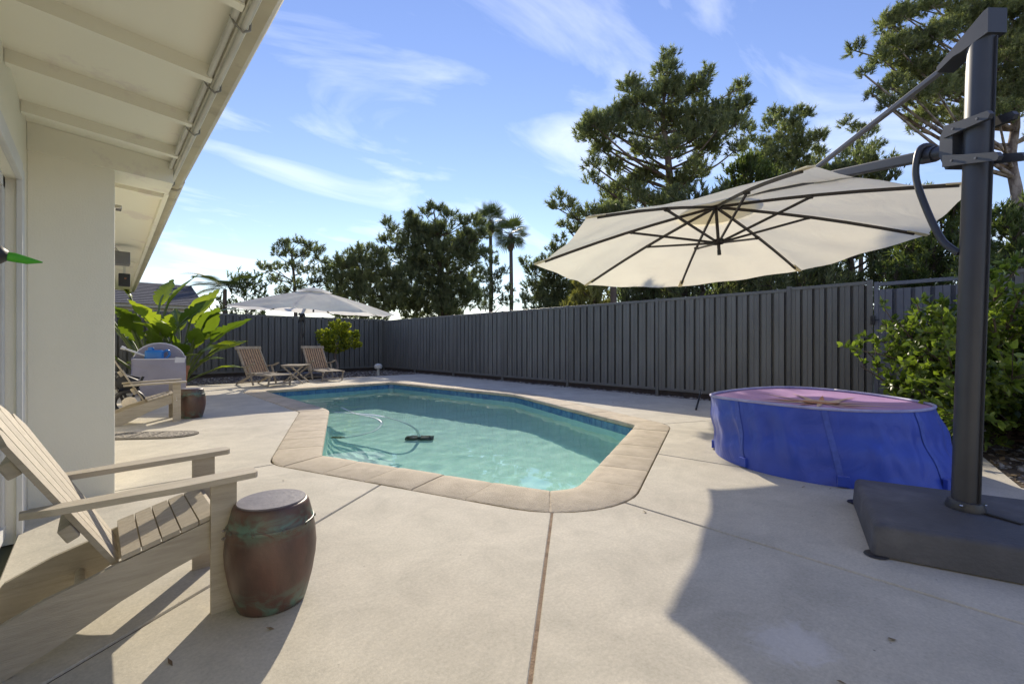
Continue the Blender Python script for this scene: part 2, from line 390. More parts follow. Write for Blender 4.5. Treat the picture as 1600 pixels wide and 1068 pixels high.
# ------------------------------------------------------------------ pool outline
def fillet(poly, rad, n=8):
    out = []; N = len(poly)
    for i in range(N):
        p = Vector(poly[i]); a = (Vector(poly[i - 1]) - p).normalized(); b = (Vector(poly[(i + 1) % N]) - p).normalized()
        ang = a.angle(b); r = rad[i]; d = r / math.tan(ang / 2)
        c = p + (a + b).normalized() * (r / math.sin(ang / 2))
        t0 = p + a * d - c; t1 = p + b * d - c; tot = t0.angle(t1); sg = 1 if t0.x * t1.y - t0.y * t1.x > 0 else -1
        for k in range(n + 1):
            th = sg * tot * k / n; cs, sn = math.cos(th), math.sin(th)
            out.append((c.x + t0.x * cs - t0.y * sn, c.y + t0.x * sn + t0.y * cs))
    return out
POOL = [(1.45, 4.15), (2.55, 6.90), (2.58, 10.62), (5.60, 10.70), (6.05, 6.50), (4.88, 3.06), (2.30, 1.92)]
inner0 = fillet(POOL, [.12, .70, .12, .12, .7, .14, .26])
def resample(loop, step):
    out = []
    for i in range(len(loop)):
        a = Vector(loop[i]); b = Vector(loop[(i + 1) % len(loop)]); L = (b - a).length
        n = max(1, int(L / step))
        for k in range(n): out.append(a.lerp(b, k / n))
    return out
inner = resample(inner0, 0.06)
NP = len(inner)
nrm = []
for i in range(NP):
    d = (inner[(i + 1) % NP] - inner[i - 1]).normalized(); nrm.append(Vector((-d.y, d.x)))      # clockwise loop: left normal points outwards
def off(w): return [inner[i] + nrm[i] * w for i in range(NP)]
COPW = 0.37
outer = off(COPW)
arc = [0.0]
for i in range(NP): arc.append(arc[-1] + (inner[(i + 1) % NP] - inner[i]).length)
PERIM = arc[-1]
def on_loop(s, w):
    s %= PERIM; i = min(NP - 1, max(0, int(np.searchsorted(arc, s, 'right')) - 1)); t = (s - arc[i]) / max(1e-6, arc[i + 1] - arc[i])
    a = inner[i] + nrm[i] * w; b = inner[(i + 1) % NP] + nrm[(i + 1) % NP] * w
    return a.lerp(b, t)

# ------------------------------------------------------------------ ground and deck
def ring_sheet(name, hole, size, z, m):
    bm = bmesh.new()
    def loop(pts):
        vs = [bm.verts.new((p[0], p[1], z)) for p in pts]
        return [bm.edges.new((vs[i], vs[(i + 1) % len(vs)])) for i in range(len(vs))]
    es = loop(hole) + loop([(-size, -size), (size, -size), (size, size), (-size, size)])
    bmesh.ops.triangle_fill(bm, use_beauty=True, use_dissolve=False, edges=es)
    for f in bm.faces:
        if f.normal.z < 0: f.normal_flip()
    me = bpy.data.meshes.new(name); bm.to_mesh(me); bm.free()
    return props(link(name, me, m), kind='structure')
ground = ring_sheet('ground', off(0.25)[::6], 600, -0.06, M['terrain'])

def inset(poly, d):
    P = [Vector(p) for p in poly]; n = len(P)
    A = sum(P[i].x * P[(i + 1) % n].y - P[(i + 1) % n].x * P[i].y for i in range(n)); s = 1 if A > 0 else -1
    out = []
    for i in range(n):
        a = (P[i] - P[i - 1]).normalized(); b = (P[(i + 1) % n] - P[i]).normalized()
        na = Vector((-a.y, a.x)) * s; nb = Vector((-b.y, b.x)) * s; m = (na + nb)
        m = m / max(.3, m.length_squared / 2) if m.length > 1e-6 else na
        out.append(P[i] + m * d)
    return out
def nearest(pt): return min(range(NP), key=lambda i: (outer[i] - Vector(pt)).length)
def chain(a, b):
    r = [a]
    while r[-1] != b: r.append((r[-1] + 1) % NP)
    return [tuple(outer[i]) for i in r]
HX = -0.31                                                   # house wall line
j = {k: nearest(p) for k, p in dict(J5=(1.10, 4.10), J9=(2.2, 10.9), J11=(5.6, 11.07), J10=(6.42, 6.7), J7=(5.12, 2.96), J4=(3.73, 2.19), J3=(2.39, 1.62), J2=(1.898, 1.806), J1=(1.409, 2.993)).items()}
slabs = [chain(j['J5'], j['J9']) + [(HX, 11.0), (HX, 4.08)],
         chain(j['J9'], j['J11']) + [(5.6, 13.0), (HX, 13.0), (HX, 11.0)],
         chain(j['J11'], j['J10']) + [(7.85, 6.9), (7.85, 13.0), (5.6, 13.0)],
         chain(j['J10'], j['J7']) + [(7.85, 1.8), (7.85, 6.9)],
         chain(j['J7'], j['J4']) + [(4.55, -4), (4.74, -.06), (7.1, .43), (7.85, .6), (7.85, 1.8)],
         chain(j['J4'], j['J3']) + [(2.41, -4), (4.55, -4)],
         chain(j['J3'], j['J2']) + [(HX, -.09), (HX, -4), (2.41, -4)],
         chain(j['J2'], j['J1']) + [(HX, 1.78), (HX, -.09)],
         chain(j['J1'], j['J5']) + [(HX, 4.08), (HX, 1.78)]]
dk = bpy.data.objects.new('deck', None); COL.objects.link(dk); props(dk, kind='structure')
for poly in slabs:
    top = inset(poly, .0105); bot = inset(poly, .0055)
    mb = MB(); n = len(poly)
    vs = [(p.x, p.y, 0.0) for p in top] + [(p.x, p.y, -.006) for p in bot] + [(p.x, p.y, -.055) for p in bot]
    fs = [tuple(range(n))] + [(i, (i + 1) % n, n + (i + 1) % n, n + i) for i in range(n)] + [(n + i, n + (i + 1) % n, 2 * n + (i + 1) % n, 2 * n + i) for i in range(n)]
    mb.add(vs, fs); mb.build('concrete_slab', M['concrete'], dk)

M['filler_brown'] = mat('joint_filler_brown', (.27, .19, .12), (.15, .10, .065), .95, 20, bump=.5, bscale=90)
M['filler_grey'] = mat('joint_filler_grey', (.15, .135, .115), (.09, .08, .07), .95, 20, bump=.5, bscale=90)
for key, e_, m_, z_ in (('J5', (HX, 4.08), 'filler_grey', -.006), ('J9', (HX, 11.0), 'filler_grey', -.006), ('J11', (5.6, 13.0), 'filler_grey', -.006), ('J10', (7.85, 6.9), 'filler_grey', -.005), ('J7', (7.85, 1.8), 'filler_grey', -.004), ('J4', (4.55, -4), 'filler_grey', -.004), ('J3', (2.41, -4), 'filler_grey', -.007), ('J2', (HX, -.09), 'filler_brown', -.004), ('J1', (HX, 1.78), 'filler_grey', -.007)):
    p_ = outer[j[key]]; MB().bar((p_.x, p_.y, z_ - .02), (e_[0], e_[1], z_ - .02), .021, .04).build('joint_filler', M[m_], dk)
# ------------------------------------------------------------------ swimming pool
pool = thing('swimming_pool', 'angular in-ground swimming pool with tan stone coping and blue waterline tiles', 'pool', (inner[0].x, inner[0].y, 0))
WATER = -0.15
def floor_z(y): return -(1.05 + 0.06 * (y - 2.0))
rings = []
for w, kind in ((.0, 'top'), (.0, 'a'), (-.03, 'b'), (-.12, 'c'), (-.3, 'd')):
    ring = []
    for i in range(NP):
        p = inner[i] + nrm[i] * w; fz = floor_z(p.y)
        z = {'top': -.045, 'a': fz + .32, 'b': fz + .16, 'c': fz + .045, 'd': fz}[kind]
        ring.append((p.x, p.y, z))
    rings.append(ring)
mb = MB(); vs = [v for r in rings for v in r]; fs = []
for k in range(len(rings) - 1):
    for i in range(NP): fs.append((k * NP + i, k * NP + (i + 1) % NP, (k + 1) * NP + (i + 1) % NP, (k + 1) * NP + i))
mb.add(vs, fs); basin = mb.build('basin_wall', M['plaster'], pool, smooth=60)
bm = bmesh.new(); fv = [bm.verts.new((p[0] - pool.location.x, p[1] - pool.location.y, p[2])) for p in rings[-1]]
fe = [bm.edges.new((fv[i], fv[(i + 1) % NP])) for i in range(NP)]
bmesh.ops.triangle_fill(bm, use_beauty=True, use_dissolve=False, edges=fe)
for f in bm.faces:
    if f.normal.z < 0: f.normal_flip()
me = bpy.data.meshes.new('basin_floor'); bm.to_mesh(me); bm.free(); basin_floor = link('basin_floor', me, M['plaster'], pool)
# coping stones
NST = 52; L = PERIM / NST
mort = MB()
prof = [(-.035, -.012), (-.028, .0005), (-.012, .008), (.05, .010), (COPW - .02, .006), (COPW - .006, .0), (COPW - .006, -.05), (-.02, -.052), (-.033, -.04)]
rnd = random.Random(5)
for k in range(NST):
    s0 = k * L + .0035; s1 = (k + 1) * L - .0035; ns = 7; mb = MB(); vs = []; fs = []; np_ = len(prof); dz = rnd.uniform(-.0025, .0025)
    for a in range(ns + 1):
        s = s0 + (s1 - s0) * a / ns; edge = 0.004 if a in (0, ns) else 0
        for (w, z) in prof:
            p = on_loop(s, w); vs.append((p.x, p.y, z + dz - (edge if z > -.02 else 0)))
    for a in range(ns):
        for b in range(np_): fs.append((a * np_ + b, a * np_ + (b + 1) % np_, (a + 1) * np_ + (b + 1) % np_, (a + 1) * np_ + b))
    fs.append(tuple(range(np_))[::-1]); fs.append(tuple(ns * np_ + b for b in range(np_)))
    mb.add(vs, fs); mb.build('coping_stone', M['coping'], pool, smooth=35)
n2 = 2 * NP; vs = []; fs = []
for w, z in ((-.005, -.05), (-.005, -.001), (COPW - .01, -.003), (COPW - .01, -.055)):
    for i in range(NP): p = inner[i] + nrm[i] * w; vs.append((p.x, p.y, z))
for k in range(3):
    for i in range(NP): fs.append((k * NP + i, k * NP + (i + 1) % NP, (k + 1) * NP + (i + 1) % NP, (k + 1) * NP + i))
mort.add(vs, fs); mort.build('mortar_bed', M['mortar'], pool)
# waterline tiles
NT = int(PERIM / .152); TL = PERIM / NT
for k in range(NT):
    mb = MB(); s0 = k * TL + .003; s1 = (k + 1) * TL - .003
    a0, a1, b0, b1 = on_loop(s0, .004), on_loop(s1, .004), on_loop(s0, -.012), on_loop(s1, -.012)
    mb.add([(a0.x, a0.y, -.055), (a1.x, a1.y, -.055), (a1.x, a1.y, -.205), (a0.x, a0.y, -.205), (b0.x, b0.y, -.058), (b1.x, b1.y, -.058), (b1.x, b1.y, -.202), (b0.x, b0.y, -.202)],
           [(4, 5, 6, 7), (0, 1, 5, 4), (1, 2, 6, 5), (2, 3, 7, 6), (3, 0, 4, 7)])
    mb.build('tile', M['tile'], pool)
# water sheet with small waves
def inside(p, loop):
    c = False; n = len(loop)
    for i in range(n):
        a = loop[i]; b = loop[(i + 1) % n]
        if (a[1] > p[1]) != (b[1] > p[1]) and p[0] < (b[0] - a[0]) * (p[1] - a[1]) / (b[1] - a[1]) + a[0]: c = not c
    return c
wl = off(.12)[::3]
st = .05; xs = np.arange(1.2, 6.4, st); ys = np.arange(1.6, 11.1, st)
rng = np.random.default_rng(3)
waves = [(rng.uniform(5, 30), rng.uniform(0, 6.28), rng.uniform(0, 6.28)) for _ in range(22)]
idx = {}; V = []; F = []
def wz(x, y):
    return WATER + sum(.0075 / k ** 1.25 * math.sin(k * (x * math.cos(a) + y * math.sin(a)) + ph) for k, a, ph in waves) * .85
ok = np.array([[inside((x + st / 2, y + st / 2), wl) for y in ys] for x in xs])
def vid(i, k):
    if (i, k) not in idx:
        x = xs[0] + i * st; y = ys[0] + k * st; idx[(i, k)] = len(V); V.append((x, y, wz(x, y)))
    return idx[(i, k)]
for i in range(len(xs)):
    for k in range(len(ys)):
        if ok[i, k]: F.append((vid(i, k), vid(i + 1, k), vid(i + 1, k + 1), vid(i, k + 1)))
wm = mesh_np('pool_water', V, F); wm.polygons.foreach_set('use_smooth', [True] * len(wm.polygons))
water = props(link('pool_water', wm, M['water']), kind='structure')
water.cycles.is_caustics_caster = True
for o in pool.children: o.cycles.is_caustics_receiver = not o.name.startswith('coping')

# ------------------------------------------------------------------ planting bed, gravel
def sheet(name, poly, z, m):
    mb = MB(); mb.add([(p[0], p[1], z) for p in poly], [tuple(range(len(poly)))]); return props(mb.build(name, m), kind='structure')
sheet('planting_bed', [(4.58, -4), (9.6, -4), (9.6, .60), (7.86, .60), (7.1, .43), (4.75, -.06)], -.034, M['soil'])
sheet('gravel_strip', [(7.86, .605), (8.6, .605), (8.6, 17.0), (-3.0, 17.0), (-3.0, 13.01), (7.86, 13.01)], -.030, M['soil'])
def scatter_stones(name, spots, smin, smax, seed, m):
    rng = np.random.default_rng(seed); V = []; F = []
    ico = bmesh.new(); bmesh.ops.create_icosphere(ico, subdivisions=1, radius=1.0); ico.verts.index_update()
    bv = np.array([v.co[:] for v in ico.verts]); bf = np.array([[v.index for v in f.verts] for f in ico.faces]); ico.free()
    n = 0
    for (x, y, z) in spots:
        s = rng.uniform(smin, smax) * np.array([rng.uniform(.8, 1.4), rng.uniform(.7, 1.1), rng.uniform(.35, .7)])
        a = rng.uniform(0, 6.28); c, sn = math.cos(a), math.sin(a)
        v = bv * (1 + rng.normal(0, .12, (len(bv), 1))) * s
        v = np.stack([v[:, 0] * c - v[:, 1] * sn, v[:, 0] * sn + v[:, 1] * c, v[:, 2]], 1) + np.array([x, y, z + s[2] * .4])
        V.append(v); F.append(bf + n); n += len(bv)
    tint = np.repeat(rng.uniform(0, 1, len(spots)), len(bv))
    me = mesh_np(name, np.concatenate(V), np.concatenate(F), tint); return link(name, me, m)
def stone_mat():
    m, nt, p = mat_new('loose_stone'); a = nt.nodes.new('ShaderNodeAttribute'); a.attribute_name = 'tint'
    r = nt.nodes.new('ShaderNodeValToRGB'); r.color_ramp.elements[0].color = (.09, .075, .06, 1); r.color_ramp.elements[1].color = (.42, .39, .35, 1)
    nt.links.new(a.outputs['Fac'], r.inputs[0]); nt.links.new(r.outputs[0], p.inputs['Base Color']); p.inputs['Roughness'].default_value = .85
    return m
M['stone'] = stone_mat()
M['plinth'] = mat('plinth', (.06, .045, .035), (.04, .03, .024), .9, 8)
rng = np.random.default_rng(8); sp = []
for _ in range(2600): sp.append((rng.uniform(7.88, 8.35), rng.uniform(.7, 13.0), -.03))
for _ in range(2400): sp.append((rng.uniform(-1.0, 8.2), rng.uniform(13.02, 15.9), -.03))
props(scatter_stones('gravel', sp, .012, .032, 1, M['stone']), 'loose grey and brown gravel along the foot of the metal fence', 'gravel', kind='stuff')
sp = [(rng.uniform(4.9, 8.1), rng.uniform(-2.4, .35), -.034) for _ in range(1500)]
sp = [p for p in sp if p[1] < -.06 + (p[0] - 4.75) * .21 - .03]
props(scatter_stones('bed_gravel', sp, .010, .030, 2, M['stone']), 'loose stones and chips scattered over the dark planting bed', 'gravel', kind='stuff')
def litter(name, spots, seed, m, f=1.0):
    rng = np.random.default_rng(seed); V = []; F = []; n = 0
    for (x, y, z) in spots:
        a = rng.uniform(0, 6.28); l = rng.uniform(.02, .06) * f; w = l * rng.uniform(.2, .5); d = np.array([math.cos(a), math.sin(a), rng.uniform(-.3, .5)]); e = np.array([-math.sin(a), math.cos(a), rng.uniform(-.3, .3)])
        p = np.array([x, y, z + .012 * f]); V += [p - d * l, p + e * w, p + d * l, p - e * w]; F += [(n, n + 1, n + 2), (n, n + 2, n + 3)]; n += 4
    return link(name, mesh_np(name, V, F, rng.uniform(0, 1, n)), m)
M['litter'] = leaf_mat('leaf_litter', (.10, .06, .03), (.30, .22, .12), .1)
sp = [(rng.uniform(4.8, 8.1), rng.uniform(-2.4, .4), -.02) for _ in range(1400)]; sp = [p for p in sp if p[1] < -.06 + (p[0] - 4.75) * .21]
props(litter('leaf_litter', sp, 4, M['litter']), 'dry brown fallen leaves over the bed under the citrus bush', 'leaves', kind='stuff')

# ------------------------------------------------------------------ metal fences
FX = 8.2; BAY = 2.32; FTOP = 1.88
def corrugated(L, h, ribs, inv=1):
    """trapezoid sheet along +x, face towards -y, foot at z=0"""
    pts = []; w = L / ribs
    for k in range(ribs):
        x = k * w
        pts += [(x, 0), (x + w * .35, 0), (x + w * .365, .007), (x + w * .395, .007), (x + w * .41, 0), (x + w * .75, 0), (x + w * .775, .055), (x + w * .965, .055)]
    pts.append((L, 0))
    mb = MB(); n = len(pts); t = .0015
    vs = [(x, y, z) for z in (0, h) for x, y in pts] + [(x, y + t, z) for z in (0, h) for x, y in pts]
    fs = [(i, i + 1, n + i + 1, n + i) for i in range(n - 1)] + [(2 * n + i + 1, 2 * n + i, 3 * n + i, 3 * n + i + 1) for i in range(n - 1)]
    fs += [(n + i, n + i + 1, 3 * n + i + 1, 3 * n + i) for i in range(n - 1)] + [(0, n, 3 * n, 2 * n), (n - 1, 3 * n - 1, 4 * n - 1, 2 * n - 1)]
    me = bpy.data.meshes.new('panel'); mb.add(vs, fs); me.from_pydata(mb.v, [], mb.f); me.update(); return me
def fence_run(name, label, origin, rz, bays, matp, ftop, bay=BAY, firstpost=True, group=None):
    t = thing(name, label, 'fence', origin, rz, group)
    third = (bay - .06) / 3
    sheet_me = corrugated(third + .006, ftop - .19, max(1, round(third / .193))); rail = MB().box((0, 0, 0), (bay - .064, .042, .05), bev=.006).mesh('top_rail'); brail = MB().box((0, 0, 0), (bay - .064, .040, .055), bev=.005).mesh('bottom_rail')
    pst = MB().box((0, 0, ftop / 2 - .02), (.062, .062, ftop + .05), bev=.006).mesh('post')
    for b in range(bays):
        for k in range(3): link('panel', sheet_me, matp, t, (b * bay + .028 + k * third, -.012 + (.0025 if k == 1 else 0), .13))
        link('top_rail', rail, M['fence_post'], t, (b * bay + bay / 2, 0, ftop - .035)); link('bottom_rail', brail, M['fence_post'], t, (b * bay + bay / 2, 0, .105))
    for b in range(0 if firstpost else 1, bays + 1): link('post', pst, M['fence_post'], t, (b * bay, 0, 0))
    plm = MB().box((0, 0, 0), (bay - .07, .022, .11)).mesh('plinth_board')
    for b in range(bays): link('plinth_board', plm, M['plinth'], t, (b * bay + bay / 2, .02, .02))
    return t
# right fence: local +x runs towards -Y so that the sheet faces the yard (-X)
CORNER = 16.31
fence_run('metal_fence', 'long charcoal corrugated metal fence along the right of the pool', (FX, CORNER, 0), R_(-90), 6, M['fence_y'], FTOP)
fence_run('metal_fence', 'charcoal metal fence across the back of the yard behind the teak chairs', (FX - BAY * 5, CORNER, 0), 0, 5, M['fence_x'], FTOP + .04)
fence_run('metal_fence', 'short charcoal fence bay between the long fence and the gate', (FX, CORNER - 6 * BAY, 0), R_(-90), 1, M['fence_y'], FTOP + .02, bay=1.03)
fence_run('metal_fence', 'charcoal metal fence behind the citrus bush right of the gate', (FX, .18, 0), R_(-90), 3, M['fence_y'], FTOP + .02)
gt = thing('gate', 'blue-grey ribbed metal gate with a side frame behind the citrus bush', 'gate', (FX, 1.315, 0), R_(-90))
link('panel', corrugated(.98, 1.62, 5), M['gate'], gt, (.055, -.008, .14))
for x in (.03, 1.06): link('stile', MB().box((x, 0, .98), (.05, .045, 1.78), bev=.005).mesh('stile'), M['gate'], gt)
for z in (.11, 1.835): link('rail', MB().box((.545, 0, z), (.98, .042, .05), bev=.005).mesh('rail'), M['gate'], gt)
lt = MB(); lt.box((-.005, -.04, 1.33), (.05, .04, .12), bev=.004); lt.tube([(-.01, -.06, 1.33), (.07, -.06, 1.33)], .008, 6); link('latch', lt.mesh('latch'), M['black'], gt)

# ------------------------------------------------------------------ the house
hs_ = thing('house', 'white stucco house with exposed rafters under the eave and a projecting pier', 'house', (HX, 4.0, 0))
def hbox(name, x0, x1, y0, y1, z0, z1, m, parent=hs_, bev=0.0):
    return MB().box(((x0 + x1) / 2, (y0 + y1) / 2, (z0 + z1) / 2), (x1 - x0, y1 - y0, z1 - z0), bev=bev).build(name, m, parent)
def sof(x): return 2.335 - (x - HX) * .085                          # underside of the roof boards
# wall in pieces round the glass door
hbox('wall', HX - .16, HX, 3.52, 14.3, -.05, 2.62, M['house'])
hbox('wall', HX - .16, HX, 1.2, 3.52, 1.86, 2.62, M['house'])
hbox('wall', HX - .16, HX, -3.5, 1.2, -.05, 2.62, M['house'])
hbox('pier', HX, .09, 4.0, 4.28, -.02, 2.17, M['house'], bev=.006)
hbox('gable_wall', -5.0, HX - .16, 14.14, 14.3, -.05, 2.62, M['house'])
hbox('gable_wall', -5.0, HX - .16, -3.5, -3.34, -.05, 2.62, M['house'])
def glass_mat():
    m, nt, p = mat_new('door_glass'); p.inputs['Base Color'].default_value = (.10, .14, .13, 1); p.inputs['Roughness'].default_value = .04; p.inputs['Specular IOR Level'].default_value = .9
    return m
M['glass'] = glass_mat()
dm = MB()
for y0, y1 in ((1.2, 1.26), (2.30, 2.38), (3.45, 3.52)): dm.box((HX - .075, (y0 + y1) / 2, .94), (.07, y1 - y0, 1.84), bev=.004)
dm.box((HX - .075, 2.36, 1.83), (.07, 2.32, .06)); dm.box((HX - .075, 2.36, .03), (.075, 2.32, .06))
door = dm.build('sliding_door', M['trim'], hs_)
for y0, y1 in ((1.262, 2.298), (2.382, 3.448)): MB().box((HX - .085, (y0 + y1) / 2, .93), (.012, y1 - y0, 1.73)).build('pane', M['glass'], door)
tm = MB(); tm.box((HX + .012, 3.545, .95), (.024, .085, 1.94), bev=.004)
tm.build('door_trim', M['trim'], hs_); tm = MB(); tm.box((HX + .0125, 2.34, 1.90), (.025, 2.32, .085), bev=.004); tm.build('door_trim', M['trim'], hs_)
# roof boards, rafters, pier beam
def slope_board(name, x0, x1, y0, y1, t, m, lift=0.0, parent=hs_):
    mb = MB(); mb.extrude([(x0, sof(x0) + lift), (x1, sof(x1) + lift), (x1, sof(x1) + lift + t), (x0, sof(x0) + lift + t)], lambda p: (p[0], y0, p[1]), lambda p: (p[0], y1, p[1])); return mb.build(name, m, parent)
slope_board('roof', -5.0, .44, -3.6, 4.62, .05, M['soffit'])
def skew(name, poly, m, x0, x1, y0=4.62, y1=14.5):      # outline in x,z whose eave side drifts from x0 to x1 along the house
    mb = MB(); mb.extrude(poly, lambda p: (p[0] + (x0 if p[2] else 0), y0, p[1]), lambda p: (p[0] + (x1 if p[2] else 0), y1, p[1])); return mb.build(name, m, hs_)
EX0, EX1 = .44, .62
skew('roof', [(-5.0, sof(-5) - .02, 0), (0, 2.262, 1), (0, 2.312, 1), (-5.0, sof(-5) + .03, 0)], M['soffit'], EX0, EX1)
rf = slope_board('roof_shingles', -5.0, .47, -3.6, 4.6, .03, M['shingle'], lift=.055)
skew('roof_shingles', [(-5.0, sof(-5) + .035, 0), (.06, 2.330, 1), (.06, 2.36, 1), (-5.0, sof(-5) + .065, 0)], M['shingle'], EX0, EX1)
for y in (-1.2, -.6, 0.0, .63, 1.25, 1.88, 2.50, 3.09, 3.68):
    slope_board('rafter', HX + .002, .395, y - .022, y + .022, .066, M['soffit'], lift=-.062)
bmb = MB(); bmb.extrude([(HX + .002, 2.165), (.40, 2.125), (.40, sof(.40) - .002), (HX + .002, sof(HX) - .002)], lambda p: (p[0], 3.985, p[1]), lambda p: (p[0], 4.30, p[1])); bmb.build('beam', M['soffit'], hs_)
bmb = MB(); bmb.extrude([(HX + .002, 2.235), (.40, 2.185), (.40, 2.262), (HX + .002, sof(HX) - .02)], lambda p: (p[0], 4.66, p[1]), lambda p: (p[0], 4.72, p[1])); bmb.build('beam', M['soffit'], hs_)
slope_board('soffit_batten', HX + .002, .45, 9.2, 9.225, .012, M['soffit'], lift=-.028)
# fascia and gutter
gp = [(0, 0), (.055, 0), (.075, .02), (.085, .06), (.105, .085), (.105, .105), (0, .105)]
def gutter(x, z, y0, y1, label=None):
    mb = MB(); mb.extrude(gp, lambda p: (x + p[0], y0, z + p[1]), lambda p: (x + p[0], y1, z + p[1])); return mb.build('gutter', M['gutter'], hs_)
hbox('fascia', .402, .438, -3.6, 4.60, 2.225, 2.36, M['soffit'])
gutter(.440, 2.262, -3.6, 4.61)
skew('fascia', [(-.036, 2.205, 1), (-.004, 2.205, 1), (-.004, 2.325, 1), (-.036, 2.325, 1)], M['soffit'], EX0, EX1)
skew('gutter', [(p[0] - .002, p[1] + 2.245, 1) for p in gp], M['gutter'], EX0, EX1)
cd = hbox('conduit_rail', .396, .4015, -3.6, 4.5, 2.245, 2.262, M['conduit'])
for dx, dz in ((.418, 2.209), (.384, 2.232)): MB().tube([(dx, -3.6, dz), (dx, 4.55, dz)], .0125, 8).build('conduit', M['conduit'], hs_, smooth=60)
for y in (1.05, 1.98, 2.55, 3.15, 4.30):
    MB().tube([(.372, y, 2.235), (.385, y, 2.210), (.415, y, 2.188), (.438, y, 2.205), (.440, y, 2.24)], .0045, 6).build('conduit_clip', M['clip'], hs_, smooth=60)
# things fixed to the house
def fixed(name, label, cat, loc): return thing(name, label, cat, loc)
sp_ = fixed('speaker', 'grey box speaker on a white bracket under the far eave', 'speaker', (.25, 7.8, 2.2))
MB().box((.24, 7.8, 2.10), (.17, .18, .165), bev=.01).build('cabinet', M['grey_box'], sp_); MB().bar((.22, 7.85, 2.17), (.16, 7.98, 2.28), .03, .02).build('bracket', M['white'], sp_)
fl = fixed('flood_light', 'small black square lamp box under the end of the far eave', 'lamp', (.31, 9.0, 2.15))
MB().box((.31, 9.0, 1.95), (.135, .12, .19), bev=.012).build('housing', M['black'], fl); MB().box((.31, 9.0, 2.15), (.03, .03, .24)).build('stem', M['conduit'], fl); MB().box((.32, 8.935, 1.97), (.025, .02, .025), bev=.004).build('sensor', M['terracotta'], fl)
cm = fixed('security_camera', 'tiny camera on a short arm under the eave beside the pier top', 'camera', (.13, 4.95, 2.22))
MB().box((.13, 4.9, 2.10), (.045, .1, .03), bev=.006).build('camera_body', M['chrome'], cm); MB().bar((.10, 4.95, 2.11), (.06, 4.97, 2.25), .012, .012).build('arm', M['rib'], cm)
orn = fixed('garden_ornament', 'green pointed ornament with a glossy black cap at the left picture edge', 'ornament', (-.135, 1.50, 1.2))
om = MB(); om.tube([(-.19, 1.55, 1.200), (-.165, 1.55, 1.202), (-.15, 1.55, 1.200)], [.020, .024, .012], 14); om.build('cap', M['black'], orn, smooth=60)
om = MB(); om.tube([(-.155, 1.55, 1.199), (-.14, 1.552, 1.198), (-.12, 1.555, 1.194), (-.095, 1.56, 1.193)], [.010, .011, .009, .0015], 12); om.build('tip', leaf_mat('ornament_green', (.05, .30, .02), (.06, .33, .02), .1, attr=False), orn, smooth=60)
om = MB(); om.tube([(-.19, 1.55, 1.2), (-.25, 1.56, 1.21), (HX, 1.56, 1.23)], .006, 6); om.build('hook', M['black'], orn, smooth=60)

